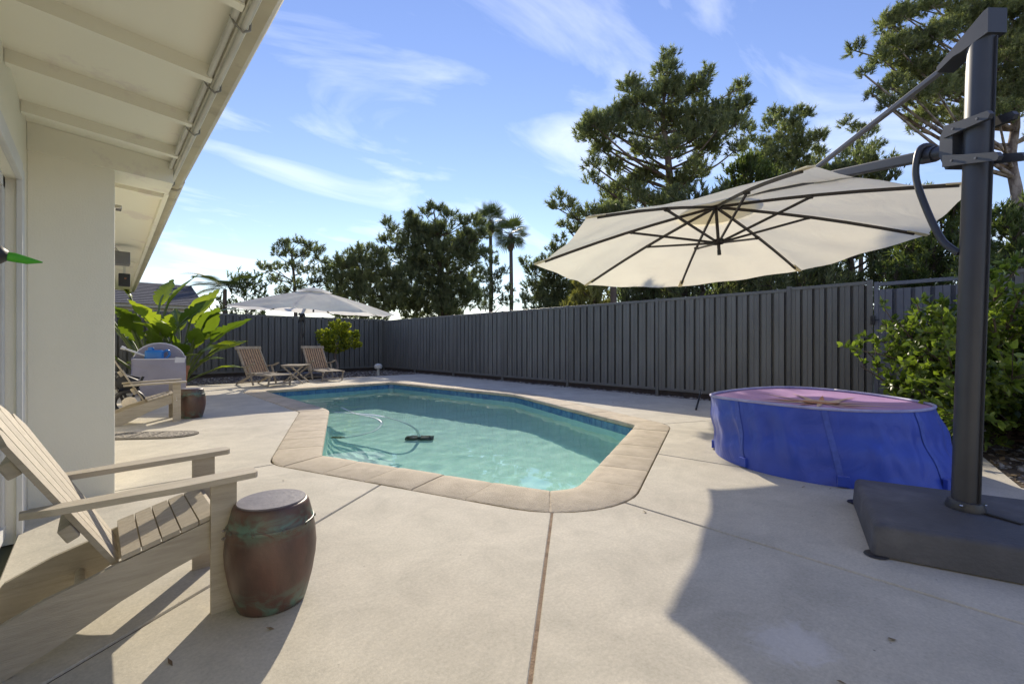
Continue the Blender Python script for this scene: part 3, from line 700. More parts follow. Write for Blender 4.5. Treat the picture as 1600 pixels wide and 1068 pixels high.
# ------------------------------------------------------------------ cantilever umbrellas
def umbrella(label, pole, pole_top, clamp_z, C, ex, n, R, rise, canvas, tank_c, tank_ax, tank_s, detail=True):
    C = Vector(C); n = Vector(n).normalized(); ex = Vector(ex); ex = (ex - n * ex.dot(n)).normalized(); ey = n.cross(ex)
    pole = Vector(pole); top = Vector(pole_top)
    root = thing('cantilever_umbrella', label, 'umbrella', (pole.x, pole.y, 0), group='cantilever umbrellas')
    W = lambda u, v, w: C + ex * u + ey * v + n * w
    # weight tank
    tb = bmesh.new(); bmesh.ops.create_cube(tb, size=1.0); a1 = Vector((*tank_ax, 0)).normalized(); a2 = Vector((-a1.y, a1.x, 0))
    for v in tb.verts: v.co = Vector((v.co.x * tank_s * (1.0 if v.co.z < 0 else .975), v.co.y * tank_s * (1.0 if v.co.z < 0 else .975), v.co.z * .15))
    bmesh.ops.bevel(tb, geom=[e for e in tb.edges if not all(v.co.z < 0 for v in e.verts)], offset=.028, segments=4, affect='EDGES', profile=.5)
    me = bpy.data.meshes.new('weight_tank'); 
    for v in tb.verts: v.co = a1 * v.co.x + a2 * v.co.y + Vector((tank_c[0] - pole.x, tank_c[1] - pole.y, v.co.z + .082))
    tb.to_mesh(me); tb.free(); shade(me, 30); link('weight_tank', me, M['tank'], root)
    for sx in (-1, 1):
        for sy in (-1, 1):
            c = Vector((tank_c[0], tank_c[1], 0)) + a1 * sx * (tank_s / 2 - .02) + a2 * sy * (tank_s / 2 - .02)
            MB().lathe([(.045, 0.001), (.05, .004), (.045, .009)], c, 14).build('foot', M['black'], root)
    # pole: flattened oval tube with a track, collar
    pdir = (top - pole).normalized(); out = (C - pole); out.z = 0; out.normalize(); side = Vector((-out.y, out.x, 0))
    def oval(z, rx, ry, seg=24): 
        p = pole + pdir * (z - pole.z) / pdir.z
        return [p + out * (rx * math.cos(2 * math.pi * k / seg)) + side * (ry * math.sin(2 * math.pi * k / seg)) for k in range(seg)]
    def loft(rings):
        mb = MB(); s = len(rings[0]); fs = []
        for i in range(len(rings) - 1): fs += [(i * s + k, i * s + (k + 1) % s, (i + 1) * s + (k + 1) % s, (i + 1) * s + k) for k in range(s)]
        fs += [tuple(range(s))[::-1], tuple((len(rings) - 1) * s + k for k in range(s))]; mb.add([v for r in rings for v in r], fs); return mb
    loft([oval(pole.z, .062, .046), oval(top.z - .06, .062, .046)]).build('pole', M['dark'], root, smooth=50)
    loft([oval(pole.z - .005, .082, .066), oval(pole.z + .012, .085, .07), oval(pole.z + .045, .075, .058), oval(pole.z + .048, .064, .048)]).build('collar', M['dark'], root, smooth=50)
    for k in (-1, 1):
        p = pole + side * k * .062 + Vector((0, 0, .03)); MB().lathe([(.007, 0), (.009, .004), (.007, .008)], p + out * -.04, 8).build('bolt', M['chrome'], root)
    trk = MB(); 
    for sg in (-1,): trk.bar(pole + out * sg * .061 + Vector((0, 0, .05)), top + out * sg * .061 - Vector((0, 0, .1)), .026, .006, up=side)
    trk.build('track', M['black'], root)
    MB().bar(pole + side * -.02 - out * .08 + Vector((0, 0, .008)), pole - out * .21 + side * -.05 + Vector((0, 0, .006)), .02, .008).build('foot_pedal', M['black'], root)
    # top cap leaning to the stay
    apex = C + n * (rise + .05)
    at = lambda z: pole + pdir * (z - pole.z) / pdir.z
    ap = at(clamp_z) + out * .10
    arm_end = apex + Vector((0, 0, .02))
    knee = ap.lerp(arm_end, .47)
    capm = MB(); t0 = at(top.z); d = (knee + Vector((0, 0, .03)) - t0).normalized()
    capm.extrude([(-.072, -.085), (-.074, .035), (-.05, .032), (.19, -.100), (.19, -.130), (.10, -.098), (.06, -.10)], lambda p: t0 + out * p[0] + Vector((0, 0, p[1])) + side * .049, lambda p: t0 + out * p[0] + Vector((0, 0, p[1])) - side * .049)
    capm.build('pole_cap', M['dark'], root, smooth=30)
    st0 = t0 + out * .14 + Vector((0, 0, -.095))
    MB().bar(st0, knee + Vector((0, 0, .02)), .032, .026, bev=.004).build('stay', M['grey_box'], root)
    # sliding clamp: two jaws above and below joined on the canopy side
    cz = clamp_z
    for dz, tilt, back in ((.085, .06, -.12), (-.095, .30, -.165)):
        for sg in (-1, 1):
            jm = MB(); p0 = at(cz + dz) + side * sg * .062
            zz = lambda p: Vector((0, 0, p[1] + p[0] * tilt))
            jm.extrude([(back + .01, -.020), (back, .0), (back + .012, .020), (.0, .026), (.11, .034), (.11, -.030), (.0, -.024)], lambda p: p0 + out * p[0] + zz(p) + side * .012, lambda p: p0 + out * p[0] + zz(p) - side * .012)
            jm.build('clamp_jaw', M['dark'], root, smooth=30)
            for bx in (.06, -.06): MB().tube([p0 + out * bx + zz((bx, 0)) + side * sg * .011, p0 + out * bx + zz((bx, 0)) + side * sg * .016], .006, 8).build('bolt', M['grey_box'], root)
    hm = MB(); p0 = at(cz); hm.extrude([(.072, -.095), (.11, -.105), (.145, -.02), (.14, .08), (.115, .125), (.072, .11)], lambda p: p0 + out * p[0] + Vector((0, 0, p[1])) + side * .06, lambda p: p0 + out * p[0] + Vector((0, 0, p[1])) - side * .06); hm.build('clamp_body', M['dark'], root, smooth=30)
    # arm: round root then flat bar
    dA = (arm_end - ap).normalized()
    MB().tube([ap + dA * .01, ap + dA * .16], .036, 14).build('arm_root', M['dark'], root, smooth=50)
    MB().bar(ap + dA * .15, arm_end, .052, .06, bev=.008).build('arm', M['dark'], root)
    MB().tube([ap + dA * .12, ap + dA * .20], .043, 14).build('arm_collar', M['dark'], root, smooth=50)
    # handle: bent tube hanging from the arm
    h0 = ap + dA * .17
    dn = Vector((0, 0, -1)); pts = [h0 + side * -.055, h0 + side * -.02 - dn * .05, h0 + side * .035 - dn * .045, h0 + side * .062 + dn * .02, h0 + side * .064 + dn * .14, h0 + side * .06 - dA * .06 + dn * .32, h0 + side * .055 - dA * .13 + dn * .47, h0 + side * .05 - dA * .18 + dn * .525, h0 + side * .04 - dA * .215 + dn * .55]
    sm = []
    for i in range(len(pts) - 1):
        for q in range(4): 
            p_1, p0_, p1_, p2_ = pts[max(i - 1, 0)], pts[i], pts[i + 1], pts[min(i + 2, len(pts) - 1)]; t = q / 4
            sm.append(.5 * ((2 * p0_) + (p1_ - p_1) * t + (2 * p_1 - 5 * p0_ + 4 * p1_ - p2_) * t * t + (3 * p0_ - p_1 - 3 * p1_ + p2_) * t ** 3))
    sm.append(pts[-1]); MB().tube(sm, .017, 10).build('handle', M['dark'], root, smooth=60)
    # canopy
    can = MB(); NS, NTt = 14, 12; grid = []
    def rib(k, s):
        a = k * math.pi / 4; r = .06 + (R - .06) * s; return r, rise * (1 - s) ** 1.0 + .03 * math.sin(math.pi * s), a
    vs = []; fs = []
    for k in range(8):
        for i in range(NS + 1):
            s = i / NS
            for t_ in range(NTt + 1):
                t = t_ / NTt
                r, w, a = rib(k, s); P0 = Vector((r * math.cos(a), r * math.sin(a), w)); a2_ = a + math.pi / 4; P1 = Vector((r * math.cos(a2_), r * math.sin(a2_), w))
                q = P0.lerp(P1, t); bell = 4 * t * (1 - t); rad = Vector((q.x, q.y, 0)); 
                q -= rad * (.035 * bell * s ** 4)
                wr = .011 * math.sin(9 * s + 13 * t + 3 * k) * bell * s + .007 * math.sin(23 * s * (1 + .2 * math.sin(k)) + 5 * t) * bell * s
                q.z -= .045 * bell * s * (1.15 - .5 * s) - wr + .010
                vs.append(W(q.x, q.y, q.z))
    s1 = (NS + 1) * (NTt + 1)
    for k in range(8):
        for i in range(NS):
            for t_ in range(NTt):
                b = k * s1 + i * (NTt + 1) + t_; fs.append((b, b + 1, b + NTt + 2, b + NTt + 1))
    can.add(vs, fs); me = bpy.data.meshes.new('canopy'); me.from_pydata([tuple(Vector(v) - root.location) for v in can.v], [], can.f)
    bm = bmesh.new(); bm.from_mesh(me); bmesh.ops.remove_doubles(bm, verts=bm.verts, dist=.0008); bmesh.ops.recalc_face_normals(bm, faces=bm.faces); bm.to_mesh(me); bm.free(); shade(me, 180)
    cano = link('canopy', me, canvas, root)
    vent = MB(); vs = []; fs = []
    for i, (r, w) in enumerate(((.05, rise + .050), (.20, rise + .022), (.42, rise - .055))):
        for k in range(16): a = k * math.pi / 8; rr = r * (1 if k % 2 == 0 else .965); vs.append(W(rr * math.cos(a), rr * math.sin(a), w))
    for i in range(2): fs += [(i * 16 + k, i * 16 + (k + 1) % 16, (i + 1) * 16 + (k + 1) % 16, (i + 1) * 16 + k) for k in range(16)]
    fs.append(tuple(range(16))); vent.add(vs, fs); vo = vent.build('vent', canvas, root, smooth=180)
    # pockets and hem
    for k in range(8):
        a = k * math.pi / 4; c_, s_ = math.cos(a), math.sin(a)
        pts = []
        for i in range(7):
            s = i / 6 * .935; r, w, _ = rib(k, s); pts.append(W(r * c_, r * s_, w - .028))
        rb = MB()
        for i in range(6): rb.bar(pts[i], pts[i + 1], .020, .026, up=n)
        rbo = rb.build('rib', M['rib'], root)
        r, w, _ = rib(k, 1.0); r0, w0, _ = rib(k, .90)
        pk = MB(); pk.bar(W(r0 * c_, r0 * s_, w0 - .018), W((r - .005) * c_, (r - .005) * s_, w - .014), .055, .012, up=n); pk.build('pocket', canvas, root)
        r5, w5, _ = rib(k, .43); p5 = W(r5 * c_, r5 * s_, w5 - .045); hub = W(.05 * c_, .05 * s_, rise - .40)
        sb = MB(); sb.bar(hub, p5, .016, .022, up=n); sb.build('strut', M['rib'], root)
        MB().box(p5 + n * .005, (.05, .05, .03), bev=.006).build('joint', M['rib'], root)
    MB().tube([W(0, 0, rise + .08), W(0, 0, rise - .50)], .017, 12).build('mast', M['rib'], root, smooth=50)
    MB().tube([W(0, 0, rise - .03), W(0, 0, rise - .005)], .07, 12).build('hub', M['rib'], root, smooth=50)
    MB().tube([W(0, 0, rise - .42), W(0, 0, rise - .375)], .058, 12).build('hub', M['rib'], root, smooth=50)
    MB().tube([W(0, 0, rise - .54), W(0, 0, rise - .49)], .02, 10).build('finial', M['black'], root, smooth=50)
    return root

def cam3(v): x, y = pos(v[0], v[2]); return Vector((x, y, v[1]))
S = 2.0 / 1.65
Cc = (1.8345 * S, 1 + .83145 * S, 4.0343 * S); corner0 = (.205 * S, 1 + .752 * S, 4.28 * S)
Cw = cam3(Cc); nw = cam3((-.0372, 1, .0777)); nw = Vector((nw.x, nw.y, 1)); exw = cam3(corner0) - Cw
pole_xy = pos(2.31, 2.32); top_xy = pos(2.31 + .085, 2.32)
tax = pos(.53, .85); tc_ = pos(1.69 + (.53 + .85) * .435, 2.14 + (.85 - .53) * .435)
umbrella('cream cantilever umbrella with a charcoal pole beside the blue round trampoline', (*pole_xy, .155), (*top_xy, 2.62), 2.03, Cw, exw, nw, 2.0, .48, M['canvas'], tc_, tax, .87)
C2 = pos(-4.80, 11.0); P2 = (4.35, 13.75)
umbrella('white cantilever umbrella over the teak chairs at the far end of the pool', (*P2, .155), (P2[0], P2[1], 2.45), 1.75, (C2[0], C2[1], 1.79), (1, .25, .03), (.02, -.05, 1), 1.93, .50, M['canvas_white'], P2, (1, 0), .85)

# ------------------------------------------------------------------ adirondack chairs
def adirondack(label, loc):
    t = thing('adirondack_chair', label, 'chair', loc, 0, 'adirondack chairs'); m = M['chair']
    def part(name, mb, parent=t, sm=None): return link(name, mb.mesh(name, (0, 0, 0), sm), m, parent)
    def plate(poly, y0, y1, name):        # outline in x,z
        mb = MB(); mb.extrude(poly, lambda p: (p[0], y0, p[1]), lambda p: (p[0], y1, p[1])); return part(name, mb)
    st = [(.315, .235), (.318, .342), (.20, .306), (.05, .262), (-.02, .236), (-.12, .205), (-.24, .150), (-.305, .06), (-.305, .0), (-.20, .0), (-.08, .058), (.06, .135), (.20, .195)]
    for y in (-.205, .185): plate(st, y, y + .020, 'side_rail')
    for y in (-.228, .208): plate([(.312, 0), (.395, 0), (.395, .488), (.312, .488)], y, y + .020, 'leg')
    # arms taper to the back
    for sg in (-1, 1):
        y = sg * .245
        pl = [(.445, y - .045), (.455, y - .03), (.455, y + .03), (.445, y + .045), (.2, y + .048), (-.10, y + .03 - sg * .012), (-.17, y + .012 - sg * .02), (-.17, y - .012 - sg * .02), (-.10, y - .03 - sg * .012), (.2, y - .048)]
        mb = MB(); n = len(pl); z = lambda x: .492 + (x - .44) * .028
        mb.add([(a, b, z(a)) for a, b in pl] + [(a, b, z(a) + .021) for a, b in pl], [tuple(range(n))[::-1], tuple(range(n, 2 * n))] + [(i, (i + 1) % n, n + (i + 1) % n, n + i) for i in range(n)])
        part('arm', mb)
    # seat slats
    for k in range(5):
        x0 = .062 + k * .0545; x1 = x0 + .050; f = lambda x: .268 + (x - .05) * .288
        mb = MB(); mb.extrude([(x0, f(x0)), (x1, f(x1)), (x1, f(x1) + .017), (x0, f(x0) + .017)], lambda p: (p[0], -.207, p[1]), lambda p: (p[0], .207, p[1])); part('seat_slat', mb)
    mb = MB(); mb.extrude([(.332, .348), (.352, .345), (.362, .322), (.358, .285), (.34, .285), (.338, .328)], lambda p: (p[0], -.207, p[1]), lambda p: (p[0], .207, p[1])); part('seat_slat', mb)
    # fan back
    bd = Vector((-.285, 0, .52)).normalized(); b0 = Vector((.048, 0, .262)); nb = Vector((bd.z, 0, -bd.x))
    for k in range(5):
        c = (k - 2); Lk = [.555, .605, .625, .605, .555][k]; y0 = c * .062; y1 = c * .098; w0 = .029; w1 = .0455
        P = []
        for (s, yy) in ((-.02, y0 - w0), (-.02, y0 + w0), (Lk - .02, y1 + w1), (Lk, y1 + w1 * .55), (Lk + (.006 if c == 0 else 0), y1), (Lk, y1 - w1 * .55), (Lk - .02, y1 - w1)):
            if (c > 0 and yy > y1 and s > .3) or (c < 0 and yy < y1 and s > .3): s -= .035 * abs(c) * .5
            P.append((s, yy))
        mb = MB(); n = len(P)
        mb.add([b0 + bd * s + Vector((0, y, 0)) for s, y in P] + [b0 + bd * s + Vector((0, y, 0)) - nb * .016 for s, y in P], [tuple(range(n)), tuple(range(n, 2 * n))[::-1]] + [(i, (i + 1) % n, n + (i + 1) % n, n + i) for i in range(n)])
        part('back_slat', mb)
    for s, hw in ((.17, .20), (.43, .215)):
        p = b0 + bd * s - nb * .036; mb = MB(); mb.bar(p + Vector((0, -hw, 0)), p + Vector((0, hw, 0)), .036, .05, up=tuple(bd), bev=.006); part('back_rail', mb)
    mb = MB(); mb.tube([(-.045, -.19, .125), (-.045, .19, .125)], .016, 12); part('stretcher', mb, sm=50)
    for sg in (-1, 1):
        for z in (.30, .27): link('screw', MB().lathe([(.0065, 0), (.0065, .003)], (0, 0, 0), 8).mesh('screw'), M['chrome'], t, (.35, sg * .230, z)).rotation_euler = (R_(90), 0, 0)
    return t
adirondack('beige slatted adirondack chair in the left foreground beside the copper drum stool', (0.0, 2.215, 0))
adirondack('cream slatted adirondack chair far off, in front of the grey fabric hamper', (.41, 7.45, 0))

# ------------------------------------------------------------------ copper drum stools
def drum_mat():
    m, nt, p = mat_new('aged_copper'); L = nt.links; N = nt.nodes.new
    t = N('ShaderNodeTexCoord'); sep_ = N('ShaderNodeSeparateXYZ'); L.new(t.outputs['Object'], sep_.inputs[0])
    def noise(s, d=6, dist=0.0, st=None):
        n = N('ShaderNodeTexNoise'); n.inputs['Scale'].default_value = s; n.inputs['Detail'].default_value = d; n.inputs['Distortion'].default_value = dist; n.inputs['Roughness'].default_value = .65
        mp_ = N('ShaderNodeMapping'); L.new(t.outputs['Object'], mp_.inputs[0])
        if st: mp_.inputs['Scale'].default_value = st
        L.new(mp_.outputs[0], n.inputs['Vector']); return n
    def ramp(src, a, ca, b, cb):
        r = N('ShaderNodeValToRGB'); r.color_ramp.elements[0].position = a; r.color_ramp.elements[0].color = (*ca, 1); r.color_ramp.elements[1].position = b; r.color_ramp.elements[1].color = (*cb, 1); L.new(src, r.inputs[0]); return r.outputs[0]
    base = ramp(noise(5, 7, .6, (1, 1, .45)).outputs[0], .32, (.058, .036, .027), .72, (.15, .075, .052))
    # verdigris gathers by the rim band and the foot
    def band(z0, w):
        a = N('ShaderNodeMath'); a.operation = 'SUBTRACT'; a.inputs[1].default_value = z0; L.new(sep_.outputs['Z'], a.inputs[0])
        b = N('ShaderNodeMath'); b.operation = 'ABSOLUTE'; L.new(a.outputs[0], b.inputs[0])
        c = N('ShaderNodeMapRange'); c.inputs['From Min'].default_value = 0; c.inputs['From Max'].default_value = w; c.inputs['To Min'].default_value = 1; c.inputs['To Max'].default_value = 0; L.new(b.outputs[0], c.inputs['Value']); return c.outputs[0]
    mxm = N('ShaderNodeMath'); mxm.operation = 'MAXIMUM'; L.new(band(.325, .06), mxm.inputs[0]); L.new(band(.02, .10), mxm.inputs[1])
    vg = ramp(noise(11, 8, .8, (1, 1, 1.7)).outputs[0], .44, (0, 0, 0), .58, (1, 1, 1))
    mul = N('ShaderNodeMath'); mul.operation = 'MULTIPLY'; L.new(mxm.outputs[0], mul.inputs[0]); L.new(vg, mul.inputs[1])
    mxx = N('ShaderNodeMix'); mxx.data_type = 'RGBA'; mxx.inputs['B'].default_value = (.10, .17, .125, 1); L.new(mul.outputs[0], mxx.inputs['Factor']); L.new(base, mxx.inputs['A'])
    L.new(mxx.outputs['Result'], p.inputs['Base Color']); p.inputs['Roughness'].default_value = .42; p.inputs['Specular IOR Level'].default_value = .55
    b = N('ShaderNodeBump'); b.inputs['Strength'].default_value = .35; b.inputs['Distance'].default_value = .006; L.new(noise(16, 5).outputs[0], b.inputs['Height']); L.new(b.outputs[0], p.inputs['Normal'])
    return m
M['drum'] = drum_mat()
M['drum_top'] = mat('drum_top', (.17, .15, .155), (.10, .085, .09), .5, 8, bump=.15, third=(.24, .20, .19), tscale=5)
def stool(label, x, y, rz):
    t = thing('drum_stool', label, 'stool', (x, y, 0), rz, 'copper drum stools')
    prof = [(.112, .0), (.120, .004), (.128, .03), (.146, .10), (.1575, .17), (.1605, .215), (.1565, .27), (.1500, .306), (.1515, .309), (.1515, .315), (.1475, .319), (.1415, .345), (.1345, .372), (.130, .383), (.1235, .389)]
    link('body', MB().lathe(prof, (0, 0, 0), 48).mesh('body', smooth=50), M['drum'], t)
    link('top', MB().lathe([(.119, .380), (.122, .3915), (.119, .395), (.06, .3965), (.004, .397)], (0, 0, 0), 48).mesh('top', smooth=40), M['drum_top'], t)
    link('rim_band', MB().lathe([(.1475, .302), (.1527, .305), (.1533, .311), (.1515, .3165), (.147, .318)], (0, 0, 0), 48).mesh('rim_band', smooth=50), M['drum'], t)
    rv = MB().lathe([(.006, 0), (.006, .003), (.002, .005)], (0, 0, 0), 8).mesh('rivet', smooth=50)
    for k in range(10):
        a = k * .628; o = link('rivet', rv, M['drum'], t, (.1528 * math.cos(a), .1528 * math.sin(a), .311)); o.rotation_euler = (0, R_(90), a)
    return t
sx, sy = pos(-.937, 1.775); stool('copper drum stool with verdigris edges in the left foreground', sx, sy, .3)
sx, sy = pos(-4.32, 6.14); stool('far copper drum stool by the distant cream adirondack chair', sx, sy, 1.4)

# ------------------------------------------------------------------ blue round trampoline
tb_c = pos(2.70, 3.92); tr_c = pos(2.61, 3.98)
tramp = thing('trampoline', 'round trampoline with royal blue fabric skirt and purple top beside the umbrella base', 'trampoline', (*tb_c, 0))
def wall_mat():
    m, nt, p = mat_new('blue_fabric'); L = nt.links; t = nt.nodes.new('ShaderNodeTexCoord')
    p.inputs['Base Color'].default_value = (.012, .036, .33, 1); p.inputs['Roughness'].default_value = .42; p.inputs['Specular IOR Level'].default_value = .4; p.inputs['Sheen Weight'].default_value = .12
    n = nt.nodes.new('ShaderNodeTexNoise'); n.inputs['Scale'].default_value = 5; n.inputs['Detail'].default_value = 5; n.inputs['Distortion'].default_value = 1.4
    L.new(t.outputs['Object'], n.inputs['Vector']); r = nt.nodes.new('ShaderNodeValToRGB'); r.color_ramp.elements[0].color = (.024, .056, .34, 1); r.color_ramp.elements[1].color = (.046, .098, .52, 1); L.new(n.outputs[0], r.inputs[0]); L.new(r.outputs[0], p.inputs['Base Color'])
    b = nt.nodes.new('ShaderNodeBump'); b.inputs['Strength'].default_value = .35; b.inputs['Distance'].default_value = .03; L.new(n.outputs[0], b.inputs['Height']); L.new(b.outputs[0], p.inputs['Normal'])
    return m
M['blue_fab'] = wall_mat()
M['blue_strap'] = mat('blue_strap', (.07, .12, .48), (.05, .09, .38), .6, 30)
M['purple'] = mat('purple_mat', (.46, .27, .49), (.39, .22, .43), .6, 4, bump=.1, bscale=8)
M['orange'] = mat('orange_print', (.52, .24, .12), (.42, .18, .09), .6, 6)
M['peach'] = mat('peach_print', (.58, .42, .30), (.5, .34, .24), .6, 6)
M['rim_white'] = mat('rim_white', (.42, .42, .62), (.25, .26, .5), .5, 6)
RB, RT, HT = .87, .80, .52
NA, NZ = 192, 22; vs = []; fs = []
seams = [R_(a) for a in (20, 65, 110, 155, 200, 245, 290, 335)]
rw = random.Random(2)
folds = [(rw.uniform(0, 6.28), rw.uniform(.05, .16), rw.uniform(-.25, .25), rw.uniform(.3, 1)) for _ in range(34)]
def trow(a, f):
    c = Vector((*tr_c, HT)).lerp(Vector((*tb_c, 0)), f); r = RT + (RB - RT) * f
    r -= .012 * math.sin(math.pi * f)
    for fa, fw, sl_, am in folds:
        d = (a - fa - sl_ * (f - .5) + math.pi) % (2 * math.pi) - math.pi
        r += .018 * am * math.exp(-(d / fw) ** 2) * math.sin(math.pi * f) * math.cos(9 * d / fw * .3)
    r += .012 * math.sin(3.3 * f * math.pi + 2.1 * math.sin(2 * a + .7)) * math.sin(math.pi * f)
    hz = .012 * math.sin(2 * a + 1.2) + .008 * math.sin(3 * a)
    return Vector((c.x + r * math.cos(a), c.y + r * math.sin(a), HT * (1 - f) + hz * (1 - f) + .001))
for k in range(NZ + 1):
    for i in range(NA): vs.append(trow(2 * math.pi * i / NA, k / NZ))
for k in range(NZ):
    for i in range(NA): fs.append((k * NA + i, k * NA + (i + 1) % NA, (k + 1) * NA + (i + 1) % NA, (k + 1) * NA + i))
mb = MB(); mb.add(vs, fs); mb.build('skirt', M['blue_fab'], tramp, smooth=180)
mb = MB(); vs = []; fs = []; NR = 8
def tz(a, q): return HT - .006 - .03 * (1 - q * q) + (.012 * math.sin(2 * a + 1.2) + .008 * math.sin(3 * a)) * q + .006 * math.sin(5 * a + 4 * q) * q * (1 - q) * 4
for k in range(NR + 1):
    q = k / NR
    for i in range(96): a = 2 * math.pi * i / 96; vs.append((tr_c[0] + RT * .99 * q * math.cos(a), tr_c[1] + RT * .99 * q * math.sin(a), tz(a, q)))
for k in range(NR):
    for i in range(96): fs.append((k * 96 + i, k * 96 + (i + 1) % 96, (k + 1) * 96 + (i + 1) % 96, (k + 1) * 96 + i))
mb.add(vs, fs); mb.build('top_mat', M['purple'], tramp, smooth=180)
mb = MB(); mb.tube([trow(2 * math.pi * i / 96, 0) + Vector((0, 0, .004)) for i in range(97)], .011, 8); mb.build('rim', M['rim_white'], tramp, smooth=180)
cstar = (tr_c[0] - .02, tr_c[1] - .08)
for k in range(14):                                           # printed rays
    a = k * 2 * math.pi / 14 + .2; l = .46 + .12 * (k % 3); w = .018
    P = [(.10, -.02), (.26, -w), (l, 0), (.26, w), (.10, .02)]; mb = MB(); v3 = []
    for u, v in P:
        x = cstar[0] + u * math.cos(a) - v * math.sin(a); y = cstar[1] + u * math.sin(a) + v * math.cos(a); q = math.hypot(x - tr_c[0], y - tr_c[1]) / RT; v3.append((x, y, tz(math.atan2(y - tr_c[1], x - tr_c[0]), min(q, 1)) + .006))
    mb.add(v3, [tuple(range(5))]); mb.build('printed_ray', M['orange'] if k % 3 == 0 else M['peach'], tramp)
mb = MB(); mb.lathe([(.13, 0), (.13, .003)], (cstar[0], cstar[1], tz(0, .2) + .006), 24); mb.build('printed_disc', M['orange'], tramp)
mb = MB(); mb.box((cstar[0] + .02, cstar[1], tz(0, .15) + .014), (.11, .26, .003)); mb.build('patch', M['peach'], tramp)
for a in seams:
    mb = MB(); vs = []; fs = []
    for k in range(15):
        f = k / 14 * .985 + .008
        for da in (-.022, .022):
            p = trow(a + da, f); d = Vector((math.cos(a), math.sin(a), 0)); vs.append(p + d * .005)
    for k in range(14): fs.append((2 * k, 2 * k + 1, 2 * k + 3, 2 * k + 2))
    mb.add(vs, fs); mb.build('seam_strap', M['blue_strap'], tramp, smooth=180)
    p = trow(a, .97); mb = MB(); mb.box(p + Vector((math.cos(a) * .012, math.sin(a) * .012, .03)), (.03, .07, .07), Matrix.Rotation(a, 3, 'Z'), bev=.004); mb.build('foot_tab', M['blue_fab'], tramp)

# ------------------------------------------------------------------ pool cleaner
def spline(pts, n=8):
    pts = [Vector(p) for p in pts]; out = []
    for i in range(len(pts) - 1):
        a, b, c, d = pts[max(i - 1, 0)], pts[i], pts[i + 1], pts[min(i + 2, len(pts) - 1)]
        for q in range(n):
            t = q / n; out.append(.5 * ((2 * b) + (c - a) * t + (2 * a - 5 * b + 4 * c - d) * t * t + (3 * b - a - 3 * c + d) * t ** 3))
    return out + [pts[-1]]
def gpt(x, y, z):                     # pixel of the photograph on the level z, read off once while measuring the pool
    zc = 711.0 * (1.0 - z) / (y - 536.0); return Vector((*pos((x - 800) / 711.0 * zc, zc), z))
def under(x, y, z):                   # same, for a point seen through the water surface
    p = gpt(x, y, WATER); h = Vector((p.x, p.y)); L_ = h.length; a_ = math.asin(math.cos(math.atan2(1 - WATER, L_)) / 1.333)
    q = h + h.normalized() * math.tan(a_) * (WATER - z); return Vector((q.x, q.y, z))
zh = WATER - .02
hose1 = spline([under(533, 636, zh), under(556, 646, zh), under(584, 652, zh), under(596, 660, zh), under(588, 671, zh - .02), under(565, 679, zh - .05), under(540, 683, zh - .12)])
hose2 = spline([under(522, 644, zh), under(560, 646, zh), under(600, 651, zh), under(632, 660, zh - .10), under(650, 671, zh - .45), under(656, 682, -1.12)])
M['hose'] = mat('hose_blue', (.86, .90, .92), (.78, .84, .88), .4, 6)
cl = thing('pool_cleaner', 'suction pool cleaner with pale floating hose lying in the pool', 'pool cleaner', (hose2[-1].x, hose2[-1].y, -1.0))
MB().tube(hose1, .023, 8).build('hose', M['hose'], cl, smooth=180); MB().tube(hose2, .023, 8).build('hose', M['hose'], cl, smooth=180)
e = hose1[-1]; MB().tube([e, e + Vector((-.05, .05, -.01)), e + Vector((-.12, .13, -.02))], [.022, .035, .03], 10).build('hose_weight', M['black'], cl, smooth=50)
e = hose2[-1]; hm = MB(); hm.box(e + Vector((0, 0, -.05)), (.30, .17, .12), Matrix.Rotation(-.7, 3, 'Z'), bev=.03); hm.build('head', M['black'], cl, smooth=40)
for sg in (-1, 1):
    w_ = e + Matrix.Rotation(-.7, 3, 'Z') @ Vector((sg * .17, 0, -.06)); d_ = Matrix.Rotation(-.7, 3, 'Z') @ Vector((.03, 0, 0)); MB().tube([w_ - d_, w_ + d_], .085, 14).build('wheel', M['black'], cl, smooth=50)
for o in cl.children: o.cycles.is_caustics_receiver = True

